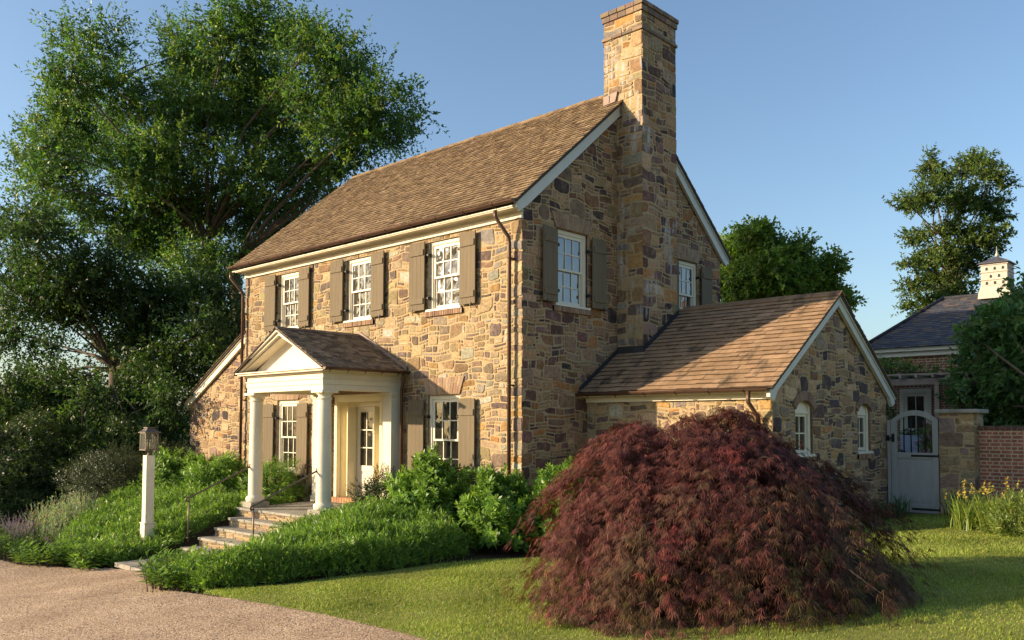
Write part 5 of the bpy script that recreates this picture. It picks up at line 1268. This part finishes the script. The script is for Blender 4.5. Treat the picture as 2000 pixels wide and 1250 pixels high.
shrub('dark_evergreen', 'large dark layered evergreen shrub at the left edge behind the flowers', 'shrub', tuple(at(70, 905, 27.5)), 2.9, 1.7, 9000, 8, .13, .28, [(.034, .062, .014), (.045, .075, .016), (.028, .05, .014), (.06, .09, .018)], .25, .25, seed=11, lump=.22)
shrub('dark_evergreen', 'dark green shrub behind the lamp post near the lean-to', 'shrub', tuple(at(255, 905, 27.0)), 1.6, 1.45, 4200, 8, .12, .3, PAL_DARK, .2, .3, seed=12, lump=.2)
shrub('dark_evergreen', 'low dark evergreen shrub at the left edge below the larger one', 'shrub', tuple(at(5, 965, 25.5)), 1.6, 1.0, 3800, 8, .11, .3, PAL_DARK, .2, .3, seed=17, lump=.2)
shrub('grey_shrub', 'grey-green fine-leaved shrub between the dark evergreen and the lamp post', 'shrub', tuple(at(215, 935, 24.0)), 1.25, .75, 2600, 8, .07, .3, [(.055, .07, .035), (.07, .085, .045), (.045, .06, .03)], .14, .4, seed=13, lump=.2)
shrub('grey_shrub', 'grey-green fine-leaved shrub at the foot of the lean-to wall', 'shrub', tuple(at(325, 915, 25.0)), .75, .65, 1300, 8, .07, .3, [(.055, .07, .035), (.045, .06, .03)], .14, .4, seed=14, lump=.2)

# ---- red laceleaf maple
def maple():
    C0 = V3(at(1402, 1000, 10.25)); gx, gy = C0[0], C0[1]; gz = ground(gx, gy); Rr, H = 2.10, 2.24
    t = thing('red_maple', 'wide weeping red laceleaf maple in front of the wing', 'tree', (gx, gy, gz))
    rr = random.Random(5); Ps, Ds, Ns, Ls, Cs = [], [], [], [], []
    mb = MB()
    # overlapping mounds: (offset to the side, offset away, radius, height)
    domes = [(0, 0, Rr, 1.95, 9), (-.92, .1, 1.42, 2.02, 6), (-.42, .0, 1.45, 2.10, 4), (.14, .0, 1.45, 2.18, 6), (.75, -.1, 1.25, 1.80, 3), (-1.05, -.5, .95, 1.45, 2), (.3, -.9, 1.0, 1.35, 2), (-.1, -.55, 1.75, .95, 4)]
    def surf(az, h, Rr):                                         # radius of a mound at relative height h
        k = 1 - .07 * math.sin(3 * az + 1) + .07 * math.sin(5 * az + 6 * h) + .05 * math.sin(11 * az - 5 * h)
        return Rr * k * (1 - h ** 1.9) ** .75
    red = [(0.114, 0.040, 0.032), (0.099, 0.036, 0.029), (0.139, 0.046, 0.036), (0.089, 0.036, 0.029)]
    brn = [(0.104, 0.052, 0.032), (0.092, 0.052, 0.029), (0.120, 0.058, 0.036), (0.086, 0.054, 0.026)]
    grn = [(0.091, 0.070, 0.026), (0.080, 0.063, 0.024), (0.101, 0.076, 0.028), (0.098, 0.054, 0.028)]
    pads = []
    for i in range(560):
        ox, oy, dr, dh, _w = rr.choices(domes, [d[4] for d in domes])[0]
        az = rr.uniform(0, 2 * math.pi); h = rr.random() ** .8 * .98; sc = rr.choice((1.12, 1.03, 1.0, .95, .88, .78, .68)); r = surf(az, h, dr) * sc
        if h > .9: r = max(r, rr.uniform(0, .3))
        cx, cy = gx + _r.x * ox + _h.x * oy, gy + _r.y * ox + _h.y * oy
        x, y, z = cx + r * math.cos(az), cy + r * math.sin(az), gz + .04 + dh * h - (1 - sc) * .2
        a2 = math.atan2(y - gy, x - gx); front = math.atan2(CAMLOC.y - gy, CAMLOC.x - gx)
        if h < .13 and any(abs((a2 - front - o_ + math.pi) % (2 * math.pi) - math.pi) < w2 for o_, w2 in ((.05, .13), (.42, .12))): continue
        pads.append((x, y, z, az, min(1, (z - gz - .12) / 2.2), sc))
    for (x, y, z, az, h, sc) in pads:
        n = rr.randint(32, 48); pr = rr.uniform(.20, .42); od = V3((math.cos(az), math.sin(az), 0)); td = V3((-math.sin(az), math.cos(az), 0)); slope = .35 + 1.1 * (1 - h)
        q = NR.normal(size=(n, 2)) * pr * np.array([.75, .42]) + np.array([pr * .25, 0]); rad = np.hypot(q[:, 0], q[:, 1])
        p = V3((x, y, z)) + od * (q[:, :1] * .8) + td * q[:, 1:] ; p[:, 2] += -q[:, 0] * slope * .75 - rad ** 2 * .55 + NR.normal(0, .025, n)
        p[:, 2] = np.maximum(p[:, 2], gz + .06)
        tw = rr.random(); g = 1.0 * (1 - h) - .3 + (.3 if sc < .85 else 0) + rr.uniform(-.4, .4)
        # the sun-exposed outer growth is red, the lower and inner growth turns olive (a real trait of the leaves)
        pal = red if g < .35 else (brn if g < .78 else grn)
        pc = pick(n, pal, .16)
        if rr.random() < .012: pc = pick(n, [(.15, .035, .034), (.12, .034, .034)], .2)
        for s in range(2):
            dd = unit(od * rr.uniform(.35, .75) + td * NR.normal(0, .28, (n, 1)) + np.array([0, 0, -1]) * NR.uniform(.3, .9, (n, 1)) * (.7 + .6 * (1 - h)) + rndsph(n) * .14)
            nn = unit(od * .5 + np.array([0, 0, 1]) + rndsph(n) * .35); sd = unit(np.cross(dd, nn)); st = p + rndsph(n) * .045
            for k in range(5):
                a = (k - 2) * .40; D = dd * math.cos(a) + sd * math.sin(a) + np.array([0, 0, -.08 * abs(k - 2)])
                Ps.append(st); Ds.append(unit(D)); Ns.append(nn + rndsph(n) * .2); Ls.append(.125 * (1 - .13 * abs(k - 2)) * NR.uniform(.75, 1.25, n)); Cs.append(np.clip(pc * np.exp(NR.normal(0, .32, (n, 1))), .004, 1))
        if rr.random() < .45:
            f = Vector((gx, gy, gz + .5 + .5 * h)); e = Vector((x, y, z)); m_ = f.lerp(e, .55) + Vector((0, 0, .25)); mb.tube([f, f.lerp(m_, .5), m_, m_.lerp(e, .6) + Vector((0, 0, .06)), e], [.035, .028, .02, .012, .006], 5)
    Ls = np.concatenate(Ls); setpar(leafobj('crown', np.concatenate(Ps), np.concatenate(Ds), np.concatenate(Ns), Ls, Ls * .052 + .0025, np.concatenate(Cs), 'mapleleaf'), t)
    mb.tube([(gx, gy, gz - .1), (gx + .05, gy, gz + .3), (gx, gy + .04, gz + .9)], [.12, .10, .07], 8)
    setpar(mb.build('trunk', 'twig'), t)
maple()

# ---- plants by the gate
def blades(name, label, cat, spots, n, L, Wd, pal, seed, arch=.5, flower=None, nfl=0, stemh=.9):
    rr = random.Random(seed); x0 = sum(s[0] for s in spots) / len(spots); y0 = sum(s[1] for s in spots) / len(spots)
    t = thing(name, label, cat, (x0, y0, ground(x0, y0))); Vv = []; Q = []; Cc = []
    for (x, y) in spots:
        for i in range(n):
            px, py = x + rr.gauss(0, .10), y + rr.gauss(0, .10); z = ground(px, py); az = rr.uniform(0, 6.28); l = L * rr.uniform(.55, 1.1); ar = arch * rr.uniform(.3, 1.3); w_ = Wd * rr.uniform(.7, 1.2)
            o = Vector((math.cos(az), math.sin(az), 0)); s = Vector((-o.y, o.x, 0)); c = pick(1, pal, .15)[0]; i0 = len(Vv)
            for k in range(5):
                f = k / 4; q = Vector((px, py, z)) + o * l * ar * f ** 1.8 + Vector((0, 0, l * (f - ar * .45 * f ** 2.5))); ww = w_ * (1 - f ** 2) * .5 + .001
                Vv += [tuple(q - s * ww), tuple(q + s * ww)]
            for k in range(4): Q.append((i0 + 2 * k, i0 + 2 * k + 1, i0 + 2 * k + 3, i0 + 2 * k + 2)); Cc.append(c * (1 + .3 * k / 4))
    setpar(npmesh('foliage', np.array(Vv), np.array(Q), np.array(Cc), 'shrubleaf'), t)
    if flower:
        Ps, Ds, Ls, Cs = [], [], [], []
        for (x, y) in spots:
            for i in range(nfl):
                px, py = x + rr.gauss(0, .12), y + rr.gauss(0, .12); z = ground(px, py); h = stemh * rr.uniform(.8, 1.15); ax = Vector((rr.gauss(0, .1), rr.gauss(0, .1), 1)).normalized()
                Ps.append((px, py, z)); Ds.append(tuple(ax)); Ls.append(h); Cs.append((.09, .13, .03))
                for k in range(16):
                    q = Vector((px, py, z)) + ax * (h - .16 * rr.random()); Ps.append(tuple(q)); Ds.append((rr.gauss(0, 1), rr.gauss(0, 1), rr.gauss(.3, .6))); Ls.append(.05 * rr.uniform(.7, 1.2)); Cs.append(tuple(c * rr.uniform(.8, 1.2) for c in flower))
        Ls = np.array(Ls); setpar(leafobj('blossom', np.array(Ps), np.array(Ds), rndsph(len(Ls)), Ls, np.where(Ls > .3, .008, Ls * .55), np.array(Cs), 'petal'), t)
GP = [(.09, .16, .035), (.12, .19, .04), (.075, .13, .035)]
blades('iris_clump', 'clump of strappy green leaves at the foot of the wing near the gate', 'plant', [(4.75, 5.0), (4.7, 5.6), (4.8, 6.2), (4.7, 6.7), (4.75, 4.4)], 46, .62, .022, [(.06, .11, .05), (.08, .14, .05), (.05, .09, .045)], 1, .7)
blades('daylily_clump', 'clump of grassy leaves with orange flower spikes before the brick wall', 'plant', [(6.55, 4.6), (6.75, 4.3), (6.95, 4.5), (7.15, 4.1), (6.8, 4.8), (7.3, 4.4)], 75, .72, .02, [(.17, .23, .035), (.21, .26, .045), (.13, .19, .035)], 2, .5, (.42, .33, .06), 3, .80)
blades('iris_clump', 'dark strappy leaves at the foot of the stone pillar', 'plant', [(5.75, 7.0), (6.05, 6.9), (6.2, 6.7)], 50, .6, .02, [(.05, .09, .045), (.07, .11, .045)], 3, .6)
shrub('yellow_green_shrub', 'feathery yellow-green mound at the right edge of the lawn', 'shrub', (7.85, 3.75, .12), .70, .42, 1700, 8, .10, .2, [(.14, .19, .035), (.17, .21, .04), (.11, .16, .03)], .14, .6, seed=21)
shrub('green_mound', 'low green mound before the brick wall behind the daylilies', 'shrub', (8.2, 6.6, .2), .75, .55, 1200, 8, .09, .25, PAL_HYD, .14, .6, seed=22)
vn = thing('climbing_vine', 'dark climbing vine hanging just inside the garden gate', 'vine', (3.95, 8.6, .1))
P, D, Lg, Cc, tw = crown_leaves([((3.72, 8.6, 1.9), .28, 1.2), ((3.74, 8.55, 1.4), .28, 1.2), ((3.85, 8.5, .9), .34, 1.2), ((3.8, 8.7, .4), .4, 1)], 900, .15, 6, .09, .6, PAL_DARK, -.3)
mb = MB(); mb.tube([(3.95, 8.6, .0), (4.0, 8.58, 1), (3.95, 8.6, 2.1)], .02, 6)
setpar(leafobj('foliage', P, D, rndsph(len(P)), Lg, Lg * .6, Cc, 'shrubleaf', extra=mb), vn)
rs = thing('climbing_rose', 'climbing rose with pale flowers spread over the pergola', 'vine', (2.0, 13, 3.1))
bl = [((.6, 12.9, 3.35), .5, .6), ((1.3, 12.8, 3.40), .5, .7), ((1.9, 12.9, 3.35), .45, .6), ((2.5, 12.9, 3.30), .4, .5), ((3.1, 13.0, 3.22), .35, .4), ((3.7, 13.1, 3.2), .25, .4)]
P, D, Lg, Cc, tw = crown_leaves(bl, 560, .25, 6, .085, .55, PAL_OAK, .3)
mb = MB(); mb.tube([(.3, 12.5, .6), (.35, 12.5, 2.9), (.8, 12.8, 3.25), (2, 12.9, 3.3), (3.6, 13, 3.2)], .02, 6)
setpar(leafobj('foliage', P, D, rndsph(len(P)), Lg, Lg * .6, Cc, 'shrubleaf', extra=mb), rs)
P, D, Lg, Cc, tw = crown_leaves(bl, 60, .05, 3, .07, .8, [(.62, .50, .40), (.66, .60, .5)], .6)
setpar(leafobj('blossom', P, D, rndsph(len(P)), Lg, Lg * .8, Cc, 'petal'), rs)
fw = thing('white_flowers', 'white flowers filling the blue-grey planter box', 'plant', (2.92, 13, 1.48))
P, D, Lg, Cc, tw = crown_leaves([((2.78, 13, 1.52), .16, .6), ((3.05, 13, 1.52), .16, .6)], 5000, .06, 5, .06, .6, [(.7, .7, .66), (.1, .16, .05), (.08, .14, .04)], .6)
setpar(leafobj('foliage', P, D, rndsph(len(P)), Lg, Lg * .7, Cc, 'petal'), fw)
shrub('flowering_shrub', 'yellow-green shrub with pink flowers glimpsed through the gate', 'shrub', (4.05, 11.4, 1.15), .42, .75, 700, 8, .09, .4, [(.14, .18, .03), (.16, .19, .035), (.40, .14, .28), (.10, .14, .03)], .12, .5, seed=24)

# ---- the woodland far off on the sunny side: it throws the long soft shadows on the gravel and is mirrored in the panes
rr = random.Random(21); wl = []
for i in range(40):
    cc = -49.5 + i * 1.55
    if cc > -3 and i % 3 == 1: continue
    q = Vector((SUN.x, SUN.y, 0)).normalized(); sd = Vector((-q.y, q.x, 0))
    top = (21.9 + rr.uniform(-2.0, .7) if cc < -12.5 else 19.8 + rr.uniform(-1.5, .3)) if cc < 2 else 24.80 + rr.choice((-3, -1.6, -.8, -.2, .4)) + rr.uniform(-.4, .4)
    p = q * 98 - sd * cc + q * rr.uniform(-2, 2)
    for zz, r_ in ((top - 2.2, 2.2), (top - 5.5, 3.2), (top - 10, 4), (top - 15, 4.2), (top - 20, 4)): wl.append(((p.x + rr.uniform(-1, 1), p.y + rr.uniform(-1, 1), zz), r_ * rr.uniform(.85, 1.1), 1.0))
P, D, Lg, Cc, tw = crown_leaves(wl, 9, 1.4, 8, .75, .6, PAL_OAK, .3)
o = leafobj('woodland', P, D, rndsph(len(P)), Lg, Lg * .6, Cc, 'leaf'); tag(o, 'far woodland edge across the drive', 'woodland', kind='stuff')

mb = MB(); mc = at(1402, 1000, 10.25); vs = [(mc.x, mc.y, ground(mc.x, mc.y) + .03)]; nb_ = 60
for rr_ in (.7, 1.3, 1.85):
    for k in range(nb_):
        t = 2 * math.pi * k / nb_; q = rr_ * (1 + .06 * math.sin(3 * t) + .03 * math.sin(7 * t)); x, y = mc.x + q * math.cos(t), mc.y + q * math.sin(t); vs.append((x, y, ground(x, y) + (.03 if rr_ < 1.8 else .008)))
fs = [(0, 1 + k, 1 + (k + 1) % nb_) for k in range(nb_)]
for a in range(2): fs += [(1 + a * nb_ + k, 1 + (a + 1) * nb_ + k, 1 + (a + 1) * nb_ + (k + 1) % nb_, 1 + a * nb_ + (k + 1) % nb_) for k in range(nb_)]
mb.mesh(vs, fs, smooth=True); o = mb.build('mulch_bed', 'mulch'); tag(o, 'dark mulch bed under the red maple', 'bed', kind='structure')
# loose stones on the gravel
n = 15000; x = NR.uniform(-11, 7, n); y = np.interp(x, [p[0] for p in YB], [p[1] for p in YB]) - NR.random(n) ** 1.6 * 4.5 + NR.normal(0, .05, n) + .03; z = gv(x, y)
r_ = NR.uniform(.004, .011, n); P = np.column_stack([x, y, z + r_ * .3]); V = np.empty((n, 6, 3)); a_ = NR.uniform(0, 6.28, n); st = NR.uniform(.7, 1.3, (n, 3))
ca, sa = np.cos(a_), np.sin(a_); E1 = np.column_stack([ca, sa, 0 * ca]) * (r_ * st[:, 0])[:, None]; E2 = np.column_stack([-sa, ca, 0 * ca]) * (r_ * st[:, 1])[:, None]; E3 = np.column_stack([0 * ca, 0 * ca, r_ * .7 * st[:, 2]])
for k, e in enumerate((E1, E2, -E1, -E2, E3, -E3)): V[:, k] = P + e
tri = np.array([(0, 1, 4), (1, 2, 4), (2, 3, 4), (3, 0, 4)]); F_ = (np.arange(n)[:, None, None] * 6 + tri[None]).reshape(-1, 3)
o = npmesh('pebbles', V.reshape(-1, 3), F_, np.repeat(pick(n, [(.42, .31, .22), (.30, .22, .16), (.55, .44, .33), (.22, .17, .13)], .2), 4, 0), 'brick_arch', None, 3); tag(o, 'loose pebbles scattered over the gravel drive', 'pebbles', kind='stuff')

# ---- grass blades over the lawn near enough to show them
def grass():
    n0 = 520000; x = NR.uniform(-2, 12, n0); y = NR.uniform(-8.5, 7.3, n0)
    d = np.hypot(x - CAMLOC.x, y - CAMLOC.y); xlv = np.interp(y, [p[0] for p in XLn], [p[1] for p in XLn])
    keep = (x > xlv + .04 * np.sin(y * 9 + 2 * np.sin(y * 3.7)) + NR.normal(0, .05, n0)) & (NR.random(n0) < np.clip(11.0 / d, .3, 1) ** 1.5) & (np.hypot(x - at(1402, 1000, 10.25).x, y - at(1402, 1000, 10.25).y) > 1.8 + .1 * np.sin(x * 9) * np.sin(y * 8))
    x, y = x[keep], y[keep]; n = len(x); z = gv(x, y)
    tuft = .75 + .35 * np.sin(x * 2.1 + np.sin(y * 1.7)) * np.sin(y * 2.6 + 1) + NR.normal(0, .12, n)
    L = .042 * np.clip(tuft, .5, 1.5) * NR.uniform(.6, 1.3, n); az = NR.uniform(0, 6.283, n); D = unit(np.column_stack([np.cos(az) * .55, np.sin(az) * .55, np.full(n, 1.0)]))
    s = np.column_stack([-np.sin(az), np.cos(az), np.zeros(n)]); w_ = NR.uniform(.004, .0075, n)[:, None] * np.clip(d[keep] / 10, .8, 1.8)[:, None]
    V = np.empty((n, 3, 3)); P = np.column_stack([x, y, z]); V[:, 0] = P - s * w_; V[:, 1] = P + s * w_; V[:, 2] = P + D * L[:, None]
    c = pick(n, [(.22, .285, .045), (.27, .315, .05), (.175, .24, .04), (.34, .33, .08), (.20, .27, .042)], .16); c *= (1 + .28 * np.sin(x * 1.9 + 1.3 * np.sin(y * 1.1)) * np.sin(y * 2.3 + x * .7))[:, None]
    o = npmesh('grass', V.reshape(-1, 3), np.arange(n * 3).reshape(-1, 3), c, 'grassblade', None, 3)
    tag(o, 'short green lawn grass in front of the house', 'grass', kind='stuff')
grass()
